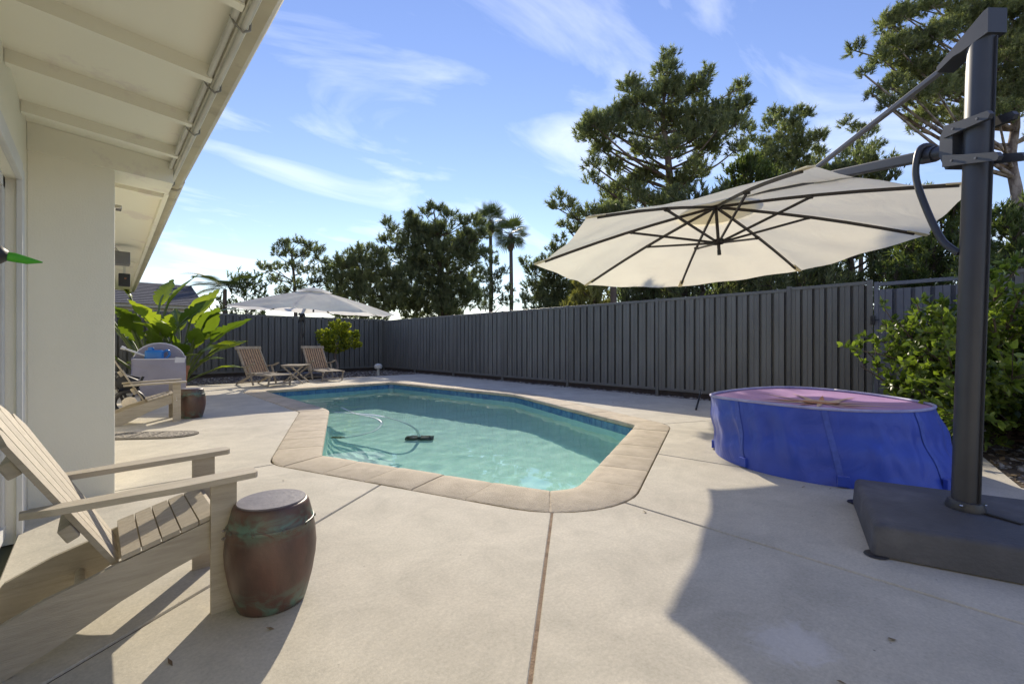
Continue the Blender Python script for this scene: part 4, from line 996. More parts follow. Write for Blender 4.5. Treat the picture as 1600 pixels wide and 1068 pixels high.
# ------------------------------------------------------------------ teak chairs and table
def steamer(label, loc, rz):
    t = thing('teak_deck_chair', label, 'chair', loc, rz, 'teak deck chairs')
    def part(name, mb, m): return link(name, mb.mesh(name), m, t)
    w = .27
    b0 = Vector((.0, 0, .28)); bd = Vector((-.40, 0, .62)).normalized()
    for sg in (-1, 1):
        y = sg * w
        mb = MB(); mb.bar(b0 + Vector((0.05, y, -.06)), b0 + bd * .74 + Vector((0, y, 0)), .028, .04, up=(1, 0, 0)); part('back_post', mb, M['teak_top'])
        mb = MB(); mb.bar((-.42, y, .02), (.34, y, .29), .026, .045); part('leg', mb, M['teak_top'])
        mb = MB(); mb.bar((.30, y * 1.05, .02), (.12, y * 1.05, .46), .026, .04, up=(1, 0, 0)); part('leg', mb, M['teak_top'])
        mb = MB(); mb.bar((-.12, y * 1.1, .44), (.18, y * 1.1, .47), .055, .022); mb.bar((.18, y * 1.1, .47), (.36, y * 1.1, .53), .06, .022); part('arm', mb, M['teak_top'])
        mb = MB(); mb.bar((.0, y, .285), (.98, y, .245), .026, .036); part('seat_rail', mb, M['teak_top'])
        mb = MB(); mb.bar((.92, y, .24), (.84, y, .01), .024, .034, up=(1, 0, 0)); part('leg', mb, M['teak_top'])
    for k in range(9):
        y = -w + .03 + k * (2 * w - .06) / 8
        mb = MB(); mb.bar(b0 + bd * .02 + Vector((0, y, 0)), b0 + bd * .70 + Vector((0, y, 0)), .036, .012, up=(1, 0, 0)); part('back_slat', mb, M['teak'])
    mb = MB(); mb.bar(b0 + bd * .72 + Vector((0, -w - .05, 0)), b0 + bd * .72 + Vector((0, w + .05, 0)), .03, .075, up=tuple(bd)); part('top_rail', mb, M['teak_top'])
    for k in range(14):
        x = .06 + k * .066; z = .300 - x * .04
        mb = MB(); mb.box((x, 0, z), (.05, 2 * w - .02, .014)); part('seat_slat', mb, M['teak_top'])
    for x, z in ((-.36, .045), (.86, .07)):
        mb = MB(); mb.bar((x, -w, z), (x, w, z), .03, .03); part('stretcher', mb, M['teak_top'])
    return t
steamer('weathered teak deck chair left of the small teak folding table', (2.87, 12.25, 0), R_(-72))
steamer('weathered teak deck chair right of the folding table near the round shrub', (4.55, 12.95, 0), R_(-86))
tx, ty = 3.70, 12.1
tt = thing('folding_table', 'small weathered teak folding table between the two deck chairs', 'table', (tx, ty, 0), R_(-38))
for k in range(7): link('top_slat', MB().box((0, -.21 + k * .07, .455), (.56, .058, .018)).mesh('top_slat'), M['teak_top'], tt)
for y in (-.2, .2):
    for sg in (-1, 1): link('leg', MB().bar((-.25 * sg, y - .015 * sg, .445), (.25 * sg, y - .015 * sg, .01), .02, .036).mesh('leg'), M['teak_top'], tt)
for x in (-.22, .22): link('stretcher', MB().bar((x, -.2, .05), (x, .2, .05), .025, .025).mesh('stretcher'), M['teak_top'], tt)
for y in (-.245, .245): link('edge_rail', MB().box((0, y, .435), (.5, .02, .03)).mesh('edge_rail'), M['teak_top'], tt)

# ------------------------------------------------------------------ vegetation generators
def needle_tufts(P, D, size, n, rng, width=.055, spread=.75):
    """P, D: tuft positions and axes. Returns triangles: n thin blades per tuft in a brush along the axis."""
    N_ = len(P); P = np.repeat(P, n, 0); D = np.repeat(D, n, 0)
    s = np.repeat(size, n)[:, None]
    r = rng.normal(size=P.shape); r /= np.linalg.norm(r, axis=1, keepdims=True)
    d = D * 1.0 + r * spread; d /= np.linalg.norm(d, axis=1, keepdims=True)
    base = P + D * (rng.uniform(-.25, .65, (len(P), 1)) * s)
    q = np.cross(d, rng.normal(size=P.shape)); q /= np.linalg.norm(q, axis=1, keepdims=True)
    l = s * rng.uniform(.45, .85, (len(P), 1)); w = width * rng.uniform(.7, 1.3, (len(P), 1)) * (s / .3)
    V = np.stack([base - q * w * .5, base + q * w * .5, base + d * l], 1).reshape(-1, 3)
    F = np.arange(len(V)).reshape(-1, 3)
    t = np.clip(np.repeat(np.repeat(rng.uniform(0, 1, N_), n) * .75 + rng.uniform(0, .25, len(P)), 3), 0, 1)
    return V, F, t

def bend(p0, d0, L, n, up, rng, wob=.12):
    pts = [p0]; d = d0 / np.linalg.norm(d0)
    for i in range(n):
        d = d + np.array([0, 0, up]) + rng.normal(size=3) * wob; d /= np.linalg.norm(d); pts.append(pts[-1] + d * L / n)
    return pts

def tree(name, label, base, H, R, cb, limbs, seed, m='pine', tuft=.30, n=12, trunk_r=.16, bark='bark', profile=.8, sub=5, lean=(0, 0), elev=(-4, 50), group='trees beyond the fence', dense=1.0, cat='tree', flat=1.0, bare=.30, tip_up=.035):
    rng = np.random.default_rng(seed); x0, y0 = base
    root = thing(name, label, cat, (x0, y0, -.06), group=group)
    top = np.array([lean[0], lean[1], H]); nT = 10
    tp = [np.array([0, 0, 0.]) + top * (i / nT) + np.array([rng.normal() * .02 * H * math.sin(math.pi * i / nT), rng.normal() * .02 * H * math.sin(math.pi * i / nT), 0]) for i in range(nT + 1)]
    def tpt(f): f = min(max(f, 0), .9999) * nT; i = int(f); return tp[i] + (tp[i + 1] - tp[i]) * (f - i)
    tm = MB(); tm.tube(tp, [max(.018, trunk_r * (1 - .93 * i / nT)) for i in range(nT + 1)], 10); link('trunk', tm.mesh('trunk', smooth=180), M[bark], root)
    P = []; D = []; br = MB(); ga = rng.uniform(0, 6.28)
    for k in range(limbs):
        u = (k + rng.uniform(-.3, .3)) / limbs; u = min(max(u, 0), 1); f = cb + (1 - cb) * u * .985
        ga += 2.4 + rng.normal() * .35
        shape = (1 - u) ** profile if profile > 0 else 1
        Lm = R * max(.13, shape) * rng.uniform(.62, 1.08)
        el = R_(elev[0] + (elev[1] - elev[0]) * u + rng.normal() * 9)
        p0 = tpt(f); d0 = np.array([math.cos(ga) * math.cos(el), math.sin(ga) * math.cos(el), math.sin(el) * flat])
        pts = bend(p0, d0, Lm, 6, tip_up, rng, .13)
        r0 = max(.012, trunk_r * .34 * (1 - .7 * u)); br.tube([tuple(p) for p in pts], [r0 * (1 - .8 * i / 6) + .006 for i in range(7)], 5, cap=False)
        ns = max(3, int(sub * Lm * dense))
        for b in range(ns):
            g = bare + (1 - bare) * (b + rng.uniform(0, 1)) / ns; gi = min(5, int(g * 6)); q0 = pts[gi] + (pts[gi + 1] - pts[gi]) * (g * 6 - gi)
            dd = (pts[gi + 1] - pts[gi]); dd /= np.linalg.norm(dd); sd = rng.normal(size=3); sd -= dd * sd.dot(dd); sd /= np.linalg.norm(sd)
            Ls = Lm * rng.uniform(.12, .30) * (1.15 - .4 * g) + tuft * .5
            sp_ = bend(q0, dd * .7 + sd * .8 + np.array([0, 0, .25]), Ls, 3, .16, rng, .15)
            br.tube([tuple(p) for p in sp_], [.014, .011, .008, .005], 3, cap=False)
            for qk in range(max(2, int(Ls / tuft * 1.5))):
                h = rng.uniform(.35, 1.02) * 3; hi = min(2, int(h)); c = sp_[hi] + (sp_[hi + 1] - sp_[hi]) * (h - hi)
                P.append(c + rng.normal(size=3) * tuft * .28); a = (sp_[hi + 1] - sp_[hi]); a = a / np.linalg.norm(a) * .5 + np.array([0, 0, .8]) + rng.normal(size=3) * .22; D.append(a / np.linalg.norm(a))
    P = np.array(P); D = np.array(D); size = tuft * rng.uniform(.7, 1.25, len(P))
    V, F, t = needle_tufts(P, D, size, n, rng)
    link('branches', br.mesh('branches', smooth=180), M[bark], root)
    link('crown', mesh_np('crown', V, F, t), M[m], root)
    return root

def at_px(px, zc): return pos((px - 800) / 711.0 * zc, zc)     # column of the photograph at a measured distance
def hgt(py, zc): return 1.06 + (536 - py) / 711.0 * zc         # height above the terrain

def lobed_pine(label, zc, trunk, lobes, seed, m='pine', tuft=.28, n=28, trunk_r=.2, bark='bark', depth=.8, fill=13.0, grow=1.16, name='pine_tree'):
    """A pine whose boughs are known from the photograph: trunk and bough positions measured at the tree's distance,
    each bough given its own depth within the crown."""
    rng = np.random.default_rng(seed); k = zc / 711.0
    fwd = np.array([math.sin(YAW), math.cos(YAW), 0.]); rgt = np.array([math.cos(YAW), -math.sin(YAW), 0.])
    def at(px, py, d=0.0):
        s = 1 + d / zc; return rgt * ((px - 800) * k * s) + fwd * (zc + d) + np.array([0, 0, 1.0 + (536 - py) * k * s])
    b0 = at(*trunk[0]); base = np.array([b0[0], b0[1], -.06]); root = thing(name, label, 'tree', tuple(base), group='trees beyond the fence')
    tp = [np.array([0, 0, 0.])] + [at(*p) - base for p in trunk]; tp = [np.array(v) for v in spline(tp, 5)]; nt = len(tp)
    tr_ = [max(.02, trunk_r * (1 - .9 * (i / (nt - 1)) ** 1.2)) for i in range(nt)]
    link('trunk', MB().tube(tp, tr_, 9).mesh('trunk', smooth=180), M[bark], root)
    xs_ = [l[0] for l in lobes]; D_ = depth * (max(xs_) - min(xs_)) * .5 * k
    br = MB(); P = []; D = []
    for (px, py, r) in lobes:
        rm = r * k * grow; top_f = 1 - min(1, max(0, (py - min(l[1] for l in lobes)) / 250))
        reps = [rng.uniform(-D_, D_) * (1 - .75 * top_f)]
        if r > 13: reps.append(-reps[0] * rng.uniform(.4, 1))
        for d in reps:
            c = at(px, py, d) - base + np.array([0, 0, rng.normal() * rm * .15])
            # bough from the trunk, joining below the clump
            hz = c[2] - (.25 + .35 * math.hypot(c[0] - tp[nt // 2][0], c[1] - tp[nt // 2][1])); i = min(range(nt), key=lambda q: abs(tp[q][2] - hz)); j0 = tp[i]
            mid = (j0 + c) / 2 + np.array([0, 0, -.06 * np.linalg.norm(c - j0)]) + rng.normal(size=3) * .12
            pts = spline([tuple(j0), tuple(mid), tuple(c)], 4); r0 = min(tr_[i] * .5, .022 + .012 * np.linalg.norm(c - j0))
            br.tube(pts, [r0 * (1 - .75 * q / (len(pts) - 1)) + .006 for q in range(len(pts))], 5, cap=False)
            nc = int(fill * (rm / tuft) ** 2 + 6)
            u = rng.normal(size=(nc, 3)); u /= np.linalg.norm(u, axis=1, keepdims=True); u[:, 2] = np.where(u[:, 2] < -.65, -u[:, 2] * .6, u[:, 2])
            q = c + u * (rng.uniform(.12, 1, (nc, 1)) ** .55) * np.array([rm, rm, rm * .95]); P.append(q); dd = u * .55 + np.array([0, 0, .75]) + rng.normal(size=(nc, 3)) * .25; D.append(dd / np.linalg.norm(dd, axis=1, keepdims=True))
            for w_ in range(min(7, 2 + nc // 14)): 
                e = q[rng.integers(nc)]; br.tube([tuple(c), tuple((c + e) / 2 + rng.normal(size=3) * .05), tuple(e)], [.012, .009, .005], 3, cap=False)
    P = np.concatenate(P); D = np.concatenate(D); V, F, t = needle_tufts(P, D, tuft * rng.uniform(.65, 1.2, len(P)), n, rng, width=.034, spread=.95)
    link('branches', br.mesh('branches', smooth=180), M[bark], root); link('crown', mesh_np('crown', V, F, t), M[m], root)
    return root
lobed_pine('tall ragged pine behind the fence, topping the cream umbrella', 20, [(1047, 440), (1048, 330), (1044, 250), (1036, 180), (1044, 100)],
    [(1045, 95, 13), (1040, 115, 17), (1060, 130, 11), (985, 135, 15), (1005, 160, 24), (1045, 155, 26), (1090, 140, 20), (1105, 122, 11), (970, 185, 23), (930, 197, 22), (915, 207, 15), (950, 207, 24), (1000, 200, 26), (1050, 195, 26), (1090, 185, 22), (1125, 180, 20), (1150, 150, 12), (1160, 137, 10), (1160, 162, 14), (1150, 190, 17), (1120, 207, 22), (1080, 217, 22), (1105, 237, 19), (1150, 232, 12), (940, 237, 14), (925, 257, 12), (960, 264, 14), (1040, 232, 21), (1000, 240, 15), (985, 292, 16), (958, 302, 16), (925, 287, 12), (1010, 278, 18), (1062, 290, 22), (1090, 272, 18), (1000, 312, 20), (1035, 322, 20), (960, 324, 18), (935, 338, 12)], 11, trunk_r=.27, tuft=.29, bark='bark_mid')
lobed_pine('large pine cut by the right picture edge, pale trunk by the umbrella pole', 14, [(1588, 480), (1592, 330), (1580, 250), (1586, 190), (1575, 100), (1562, 0), (1560, -60)],
    [(1336, 80, 11), (1350, 116, 7), (1362, 146, 7), (1390, 40, 15), (1410, 25, 14), (1440, 18, 13), (1457, 10, 14), (1400, 70, 18), (1430, 75, 20), (1460, 60, 20), (1490, 48, 20), (1500, 22, 18), (1380, 95, 14), (1420, 110, 20), (1455, 115, 20), (1395, 140, 16), (1385, 160, 10), (1430, 155, 18), (1465, 150, 20), (1500, 140, 22), (1440, 182, 14), (1430, 198, 10), (1470, 190, 12), (1500, 182, 16), (1545, 20, 23), (1582, 30, 23), (1602, 60, 26), (1570, 92, 25), (1602, 122, 26), (1560, 150, 24), (1592, 160, 22), (1540, 60, 18), (1560, 182, 18), (1530, 110, 19), (1640, 60, 36), (1640, 130, 36), (1500, -22, 28), (1560, -32, 32), (1622, -22, 32), (1650, 190, 26)], 23, trunk_r=.19, tuft=.21, bark='bark_pale', depth=.5, grow=1.3, fill=14)
lobed_pine('smaller pine right of the tall pine, seen over the umbrella', 27, [(1236, 440), (1238, 270), (1234, 190)],
    [(1210, 180, 11), (1225, 187, 13), (1205, 197, 13), (1250, 178, 9), (1262, 181, 9), (1235, 207, 17), (1215, 227, 15), (1250, 232, 17), (1275, 217, 13), (1285, 217, 9), (1170, 207, 9), (1180, 227, 13), (1160, 237, 11), (1200, 247, 18), (1240, 252, 18), (1280, 242, 12), (1180, 262, 18), (1220, 270, 20), (1262, 268, 18)], 31, trunk_r=.2, tuft=.36)
lobed_pine('slender pine top between the umbrella stay and the right-hand pine', 26, [(1345, 440), (1345, 260), (1342, 200)],
    [(1323, 192, 9), (1340, 205, 10), (1355, 212, 13), (1335, 232, 13), (1365, 236, 13), (1315, 242, 9), (1350, 257, 14), (1325, 268, 14)], 37, trunk_r=.16, tuft=.34)
lobed_pine('low leaning pine at the left tip of the cream umbrella', 13.2, [(958, 440), (950, 380), (925, 345), (900, 325)],
    [(875, 309, 9), (868, 324, 9), (888, 326, 11), (903, 345, 13), (920, 331, 12), (936, 337, 13), (955, 332, 15), (885, 355, 9), (900, 362, 10), (975, 335, 15), (930, 362, 14)], 41, trunk_r=.11, tuft=.21, depth=.5)
lobed_pine('dark bushy pine right of the palms above the fence', 24, [(862, 480), (866, 430), (874, 385)],
    [(877, 373, 8), (865, 391, 10), (880, 396, 13), (855, 406, 9), (840, 413, 9), (820, 411, 7), (835, 427, 13), (860, 427, 17), (887, 420, 17), (830, 447, 13), (857, 450, 17), (883, 450, 17), (818, 467, 11), (845, 471, 15), (875, 473, 15), (905, 462, 15), (908, 440, 15), (860, 490, 17), (895, 490, 17), (830, 490, 13)], 43, m='pine_dark', trunk_r=.16, tuft=.33)
lobed_pine('broad dense dark pine left of the two palms', 32, [(690, 495), (688, 430), (684, 370), (678, 330)],
    [(674, 326, 9), (690, 327, 9), (664, 337, 9), (702, 337, 11), (645, 346, 13), (640, 336, 7), (648, 362, 15), (607, 350, 7), (615, 361, 9), (598, 378, 7), (612, 376, 11), (665, 366, 18), (690, 361, 15), (720, 347, 9), (735, 351, 11), (750, 356, 11), (730, 371, 16), (755, 371, 11), (640, 386, 17), (670, 391, 22), (700, 391, 19), (730, 391, 19), (620, 396, 13), (600, 401, 12), (650, 411, 22), (690, 421, 25), (730, 411, 19), (755, 401, 11), (640, 436, 24), (680, 451, 25), (720, 446, 24), (745, 431, 13), (640, 466, 24), (690, 476, 25), (735, 471, 21), (650, 490, 22), (700, 495, 22)], 47, m='pine_dark', trunk_r=.3, tuft=.42)
lobed_pine('low rounded olive-green tree left of the broad dense pine', 30, [(565, 495), (563, 450), (568, 410)],
    [(527, 406, 9), (545, 401, 8), (560, 396, 11), (576, 391, 9), (590, 396, 11), (520, 421, 11), (540, 421, 15), (565, 416, 17), (592, 416, 15), (525, 441, 15), (550, 441, 19), (580, 441, 20), (607, 436, 15), (530, 466, 17), (560, 466, 19), (595, 466, 20), (617, 476, 15), (540, 488, 18), (585, 490, 18), (622, 450, 14)], 53, m='pine', trunk_r=.2, tuft=.38)
lobed_pine('open airy pine above the white umbrella', 28, [(462, 490), (460, 440), (456, 400), (458, 385)],
    [(440, 383, 7), (451, 381, 7), (468, 379, 7), (481, 386, 7), (491, 389, 8), (500, 396, 8), (430, 397, 8), (451, 397, 11), (475, 401, 11), (501, 407, 10), (416, 421, 8), (410, 415, 5), (431, 416, 10), (456, 421, 11), (481, 426, 11), (505, 427, 10), (430, 441, 10), (461, 446, 11), (491, 446, 10), (511, 441, 8), (440, 462, 10), (475, 463, 10)], 59, m='pine_dark', trunk_r=.14, tuft=.32, fill=11)
lobed_pine('thin sparse pine in front of the palm trunks', 27, [(768, 490), (770, 450), (766, 400)],
    [(762, 396, 9), (770, 411, 10), (760, 436, 13), (776, 441, 10), (786, 426, 8), (770, 461, 13), (790, 476, 11), (795, 452, 7), (760, 480, 13)], 61, m='pine_dark', trunk_r=.09, tuft=.33, fill=9)
tree('cypress_tree', 'dense green conifer behind the upper edge of the cream umbrella', at_px(1165, 22), hgt(258, 22), 2.9, .06, 62, 67, m='broad', tuft=.34, n=14, trunk_r=.2, profile=.35, sub=7, dense=1.6)
tree('cypress_tree', 'dense dark conifer between the cream umbrella and the gate', at_px(1330, 17), hgt(262, 17), 2.7, .04, 62, 71, m='pine_dark', tuft=.30, n=14, trunk_r=.2, profile=.3, sub=7, dense=1.5)
tree('cypress_tree', 'dark conifer foliage under the near edge of the umbrella, over the fence', at_px(1095, 17), hgt(330, 17), 2.9, .04, 56, 73, m='pine_dark', tuft=.30, n=14, trunk_r=.16, profile=.25, sub=7, dense=1.5)
tree('broadleaf_tree', 'leafy dark tree behind the gate and the umbrella pole', at_px(1470, 12.5), hgt(330, 12.5), 2.1, .05, 56, 79, m='broad', tuft=.24, n=14, trunk_r=.14, profile=.3, sub=9, dense=1.5)
tree('broadleaf_tree', 'leafy tree at the right picture edge above the fence', at_px(1590, 10.5), hgt(345, 10.5), 1.7, .05, 48, 83, m='broad', tuft=.22, n=14, trunk_r=.12, profile=.3, sub=10, dense=1.5)
tree('cypress_tree', 'dark green conifer above the fence, right half of the umbrella', at_px(1230, 15), hgt(395, 15), 2.4, .04, 50, 101, m='pine_dark', tuft=.26, n=14, trunk_r=.14, profile=.2, sub=8, dense=1.5)
tree('cypress_tree', 'dark conifer over the fence between the yellow bush and umbrella middle', at_px(1010, 18), hgt(380, 18), 2.2, .04, 46, 103, m='pine_dark', tuft=.28, n=14, trunk_r=.14, profile=.2, sub=8, dense=1.5)
tree('yellow_bush', 'yellow-green feathery bush peeping over the fence below the umbrella', at_px(925, 14), hgt(440, 14), .95, .1, 40, 89, m='bush_yellow', tuft=.22, n=16, trunk_r=.06, profile=.2, sub=12, dense=1.5, cat='bush', group=None)
tree('broadleaf_tree', 'small leafy tree beyond the back fence, left of the white umbrella', at_px(385, 22), hgt(440, 22), 1.3, .35, 24, 97, m='broad', tuft=.28, n=12, trunk_r=.08, profile=.2, sub=7)

# fan palms
def frond_fan(rng, L):
    V = []; F = []; n = 0; k = 13
    V.append((0, 0, 0)); n = 1
    for i in range(k):
        a = -1.25 + 2.5 * i / (k - 1); l = L * (1 - .18 * abs(a) ** 1.5); aw = .085
        for da, r in ((-aw, .55), (aw, .55), (0, 1.0)): V.append((l * r * math.cos(a + da), l * r * math.sin(a + da), -.10 * l * r * r + (.05 if da == 0 else 0) * 0))
        F += [(0, n, n + 1), (n, n + 2, n + 1)]; n += 3
    return V, F
def fan_palm(label, base, H, R, seed):
    rng = np.random.default_rng(seed); t = thing('fan_palm', label, 'palm', (*base, -.06), group='pair of tall fan palms')
    link('trunk', MB().tube([(0, 0, 0), (.1, 0, H * .5), (.05, .05, H)], [.24, .17, .15], 10).mesh('trunk', smooth=180), M['palm_trunk'], t)
    sk = MB(); sk.lathe([(.16, -1.5), (.30, -1.1), (.34, -.4), (.15, .05)], (.05, .05, H), 10); link('dead_skirt', sk.mesh('dead_skirt', smooth=180), M['palm_trunk'], t)
    V, F = frond_fan(rng, R * .72); me = mesh_np('frond', V, F); me.materials.append(M['palm'])
    for k in range(34):
        a = k * 2.4; el = R_(75 - 125 * (k / 33) ** .9 + rng.normal() * 6); d = Vector((math.cos(a) * math.cos(el), math.sin(a) * math.cos(el), math.sin(el)))
        st_ = R * .42; o = link('frond', me, None, t, tuple(Vector((.05, .05, H)) + d * st_))
        q = d.to_track_quat('X', 'Z'); o.rotation_mode = 'QUATERNION'; o.rotation_quaternion = q @ Matrix.Rotation(rng.normal() * .5, 3, 'X').to_quaternion()
        sb = MB().tube([(-st_, 0, 0), (0, 0, 0)], .02, 4, cap=False); link('stem', sb.mesh('stem'), M['stalk'], o)
    return t
fan_palm('taller fan palm, left of the pair rising behind the fence', at_px(766, 42), hgt(344, 42), 1.75, 3)
fan_palm('shorter fan palm, right of the pair rising behind the fence', at_px(798, 40), hgt(366, 40), 1.75, 7)

# feather palm beyond the back fence
def feather_frond(L, seed):
    V = []; F = []; n = 0
    def sp(s): return np.array([L * s, 0, .45 * L * s - .75 * L * s * s])
    K = 30
    for i in range(K):
        s = .12 + .88 * i / (K - 1); p = sp(s); l = .30 * L * math.sin(math.pi * min(1, s * .85 + .12)) + .05
        for sg in (-1, 1):
            tip = p + np.array([l * .55, sg * l, -.25 * l]); V += [p + np.array([-.018, 0, 0]), p + np.array([.032, 0, 0]), tip]; F.append((n, n + 1, n + 2)); n += 3
    for i in range(12):
        a, b = sp(i / 12), sp((i + 1) / 12); V += [a + np.array([0, .012, 0]), a - np.array([0, .012, 0]), b]; F.append((n, n + 1, n + 2)); n += 3
    return mesh_np('frond', V, F)
fp = thing('feather_palm', 'small feather palm beyond the back fence beside the grey roof', 'palm', (*at_px(350, 21), -.06))
Hf = hgt(452, 21); link('trunk', MB().tube([(0, 0, 0), (.05, .05, Hf)], [.12, .08], 8).mesh('trunk'), M['palm_trunk'], fp)
ff = feather_frond(1.7, 1); ff.materials.append(M['palm'])
for k in range(15):
    o = link('frond', ff, None, fp, (.05, .05, Hf)); o.rotation_euler = (0, R_(-40 + 48 * (k / 14)), k * 2.4 + .5)

# giant bird of paradise: broad paddle leaves, each its own piece
def paddle(L, W, seed, fold=.35, droop=.5):
    rng = random.Random(seed); V = []; F = []; NS_, NW = 22, 4; ph = rng.uniform(0, 6)
    for i in range(NS_ + 1):
        s = i / NS_; w = W * (math.sin(math.pi * min(1, s ** .72)) ** .75) * (1 if s < .97 else .3) * (1 - (rng.uniform(.1, .38) if rng.random() < .22 else rng.uniform(0, .06))) + .004
        x = L * s; z = -droop * L * s * s * .6
        for k in range(-NW, NW + 1):
            v = k / NW; ed = .018 * math.sin(9 * s + ph + 3 * v) * abs(v) * L
            V.append((x - .02 * abs(v), w * v, z + fold * w * abs(v) - fold * .35 * w * v * v + ed))
    r = 2 * NW + 1
    for i in range(NS_):
        for k in range(2 * NW): F.append((i * r + k, i * r + k + 1, (i + 1) * r + k + 1, (i + 1) * r + k))
    me = mesh_np('leaf', V, F); me.polygons.foreach_set('use_smooth', [True] * len(me.polygons)); me.materials.append(M['banana']); return me
paddles = [paddle(.86, .20, 1), paddle(.74, .18, 2, .25, .8), paddle(.92, .19, 3, .5, .3), paddle(.68, .17, 4, .3, .6)]
def strelitzia(label, base, leaves, pot=None):
    t = thing('bird_of_paradise', label, 'plant', (*base, -.03), group='broad-leaved plants by the back fence')
    for k, (az, el, st_, sc_, roll) in enumerate(leaves):
        a = R_(az); e = R_(el); d = Vector((math.cos(a) * math.cos(e), math.sin(a) * math.cos(e), math.sin(e)))
        b = Vector((math.cos(a) * .05, math.sin(a) * .05, .05 + (pot or 0))); tip = b + d * st_ 
        o = link('leaf', paddles[k % 4], None, t, tuple(tip)); o.scale = (sc_,) * 3
        d2 = (d + Vector((math.cos(a), math.sin(a), 0)) * .45).normalized(); o.rotation_mode = 'QUATERNION'; o.rotation_quaternion = d2.to_track_quat('X', 'Z') @ Matrix.Rotation(R_(roll), 3, 'X').to_quaternion()
        mid = b + (tip - b) * .5 - Vector((math.cos(a), math.sin(a), 0)) * st_ * .05
        link('stalk', MB().tube(spline([b, mid, tip, tip + d2 * .3 * sc_], 4), [.026] * 9 + [.02] * 3 + [.008], 7, cap=False).mesh('stalk', smooth=180), M['stalk'], t)
    return t
strelitzia('tall bird-of-paradise plant with broad upright leaves nearest the house eave', (.95, 13.7), [(137, 78, 2.1, 1.1, 20), (150, 62, 1.7, 1.1, -25), (-42, 80, 1.85, 1.15, 35), (228, 68, 1.55, 1.2, 0), (185, 66, 1.8, 1.05, 40), (-80, 62, 1.3, 1.1, -30), (60, 80, 1.95, 1.05, 0), (205, 45, .9, 1.0, 0), (110, 52, 1.2, 1.0, 0), (250, 40, .8, 1.0, 20), (-42, 66, 1.5, 1.15, 60), (-60, 74, 1.2, 1.1, -50), (230, 74, 1.1, 1.15, 50), (-20, 60, 1.0, 1.0, 20), (270, 58, .9, 1.1, -30), (-50, 45, .8, 1.0, 10)])
strelitzia('bird-of-paradise plant with sunlit yellow-green leaves right of the taller one', (1.55, 13.75), [(-42, 84, 1.5, 1.2, 80), (-42, 70, 1.6, 1.1, 20), (-35, 58, 1.2, 1.2, -15), (-60, 40, .8, .95, 10), (-30, 26, .75, .85, 0), (228, 66, 1.2, 1.2, 0), (200, 74, 1.3, 1.1, 30), (137, 72, 1.5, 1.1, 0), (260, 54, .8, 1.1, 0), (-42, 76, .9, 1.1, 60), (90, 70, 1.4, 1.0, 0), (-75, 62, 1.1, 1.1, -35), (-42, 74, 1.2, 1.15, -60), (-55, 62, .7, 1.1, 35), (240, 76, .8, 1.15, -40), (160, 62, 1.2, 1.0, 10), (-38, 50, .9, 1.05, 40)])
pt = thing('plant_pot', 'tall terracotta pot in front of the broad-leaved plants', 'pot', (1.36, 12.5, 0))
link('body', MB().lathe([(.11, 0.001), (.125, .01), (.175, .40), (.20, .43), (.20, .50), (.175, .50), (.16, .44), (.12, .42)], (0, 0, 0), 24).mesh('body', smooth=40), M['terracotta'], pt)
link('soil', MB().lathe([(.165, .43), (.02, .45)], (0, 0, 0), 20).mesh('soil'), M['soil'], pt)

# round lime-leaved shrub on a stem in front of the back fence
def leaf_cloud(P, D, L, W, rng, trim=1.0):
    N_ = len(P); q = np.cross(D, rng.normal(size=P.shape)); q /= np.linalg.norm(q, axis=1, keepdims=True); nn = np.cross(D, q)
    l = (L * rng.uniform(.7, 1.25, N_))[:, None]; w = (W * rng.uniform(.8, 1.2, N_))[:, None]
    b = P; tip = P + D * l - nn * l * .12; m1 = P + D * l * .32 - q * w + nn * w * .25; m2 = P + D * l * .32 + q * w + nn * w * .25; m3 = P + D * l * .72 - q * w * .75 + nn * w * .1; m4 = P + D * l * .72 + q * w * .75 + nn * w * .1; c = P + D * l * .5 
    V = np.stack([b, m1, m3, tip, m4, m2, c], 1).reshape(-1, 3)
    f = np.array([(0, 1, 6), (1, 2, 6), (2, 3, 6), (3, 4, 6), (4, 5, 6), (5, 0, 6)]); F = (f[None] + 7 * np.arange(N_)[:, None, None]).reshape(-1, 3)
    return V, F, np.repeat(rng.uniform(0, 1, N_), 7)
rng = np.random.default_rng(17); sx, sy = at_px(526, 15.0)
sh = thing('lime_shrub', 'round lime-green shrub on a bare crooked stem by the back fence', 'shrub', (sx, sy, -.03))
link('stem', MB().tube(spline([(0, 0, 0), (.04, .02, .3), (-.03, .05, .6), (.03, 0, .9), (.0, .0, 1.1)], 5), .035, 7).mesh('stem', smooth=180), M['bark_pale'], sh)
P = []; 
for c, r, k in (((0, 0, 1.12), .40, 900), ((-.25, .2, 1.2), .28, 420), ((.30, -.25, 1.12), .30, 420), ((.1, -.1, 1.45), .22, 260), ((.22, -.2, 1.58), .13, 110), ((-.2, .2, .95), .2, 160), ((-.42, .35, 1.32), .11, 90), ((.45, -.4, 1.32), .12, 100), ((-.1, .1, 1.62), .10, 80), ((.05, 0, 1.72), .07, 40), ((.5, -.42, 1.0), .12, 90)):
    d = rng.normal(size=(k, 3)); d /= np.linalg.norm(d, axis=1, keepdims=True); P.append(np.array(c) + d * r * rng.uniform(.55, 1.05, (k, 1)) ** .6)
P = np.concatenate(P); D = P - np.array([0, 0, .95]); D += rng.normal(size=D.shape) * .35; D /= np.linalg.norm(D, axis=1, keepdims=True)
V, F, t_ = leaf_cloud(P, D, .085, .028, rng); link('foliage', mesh_np('foliage', V, F, t_), M['lime'], sh)

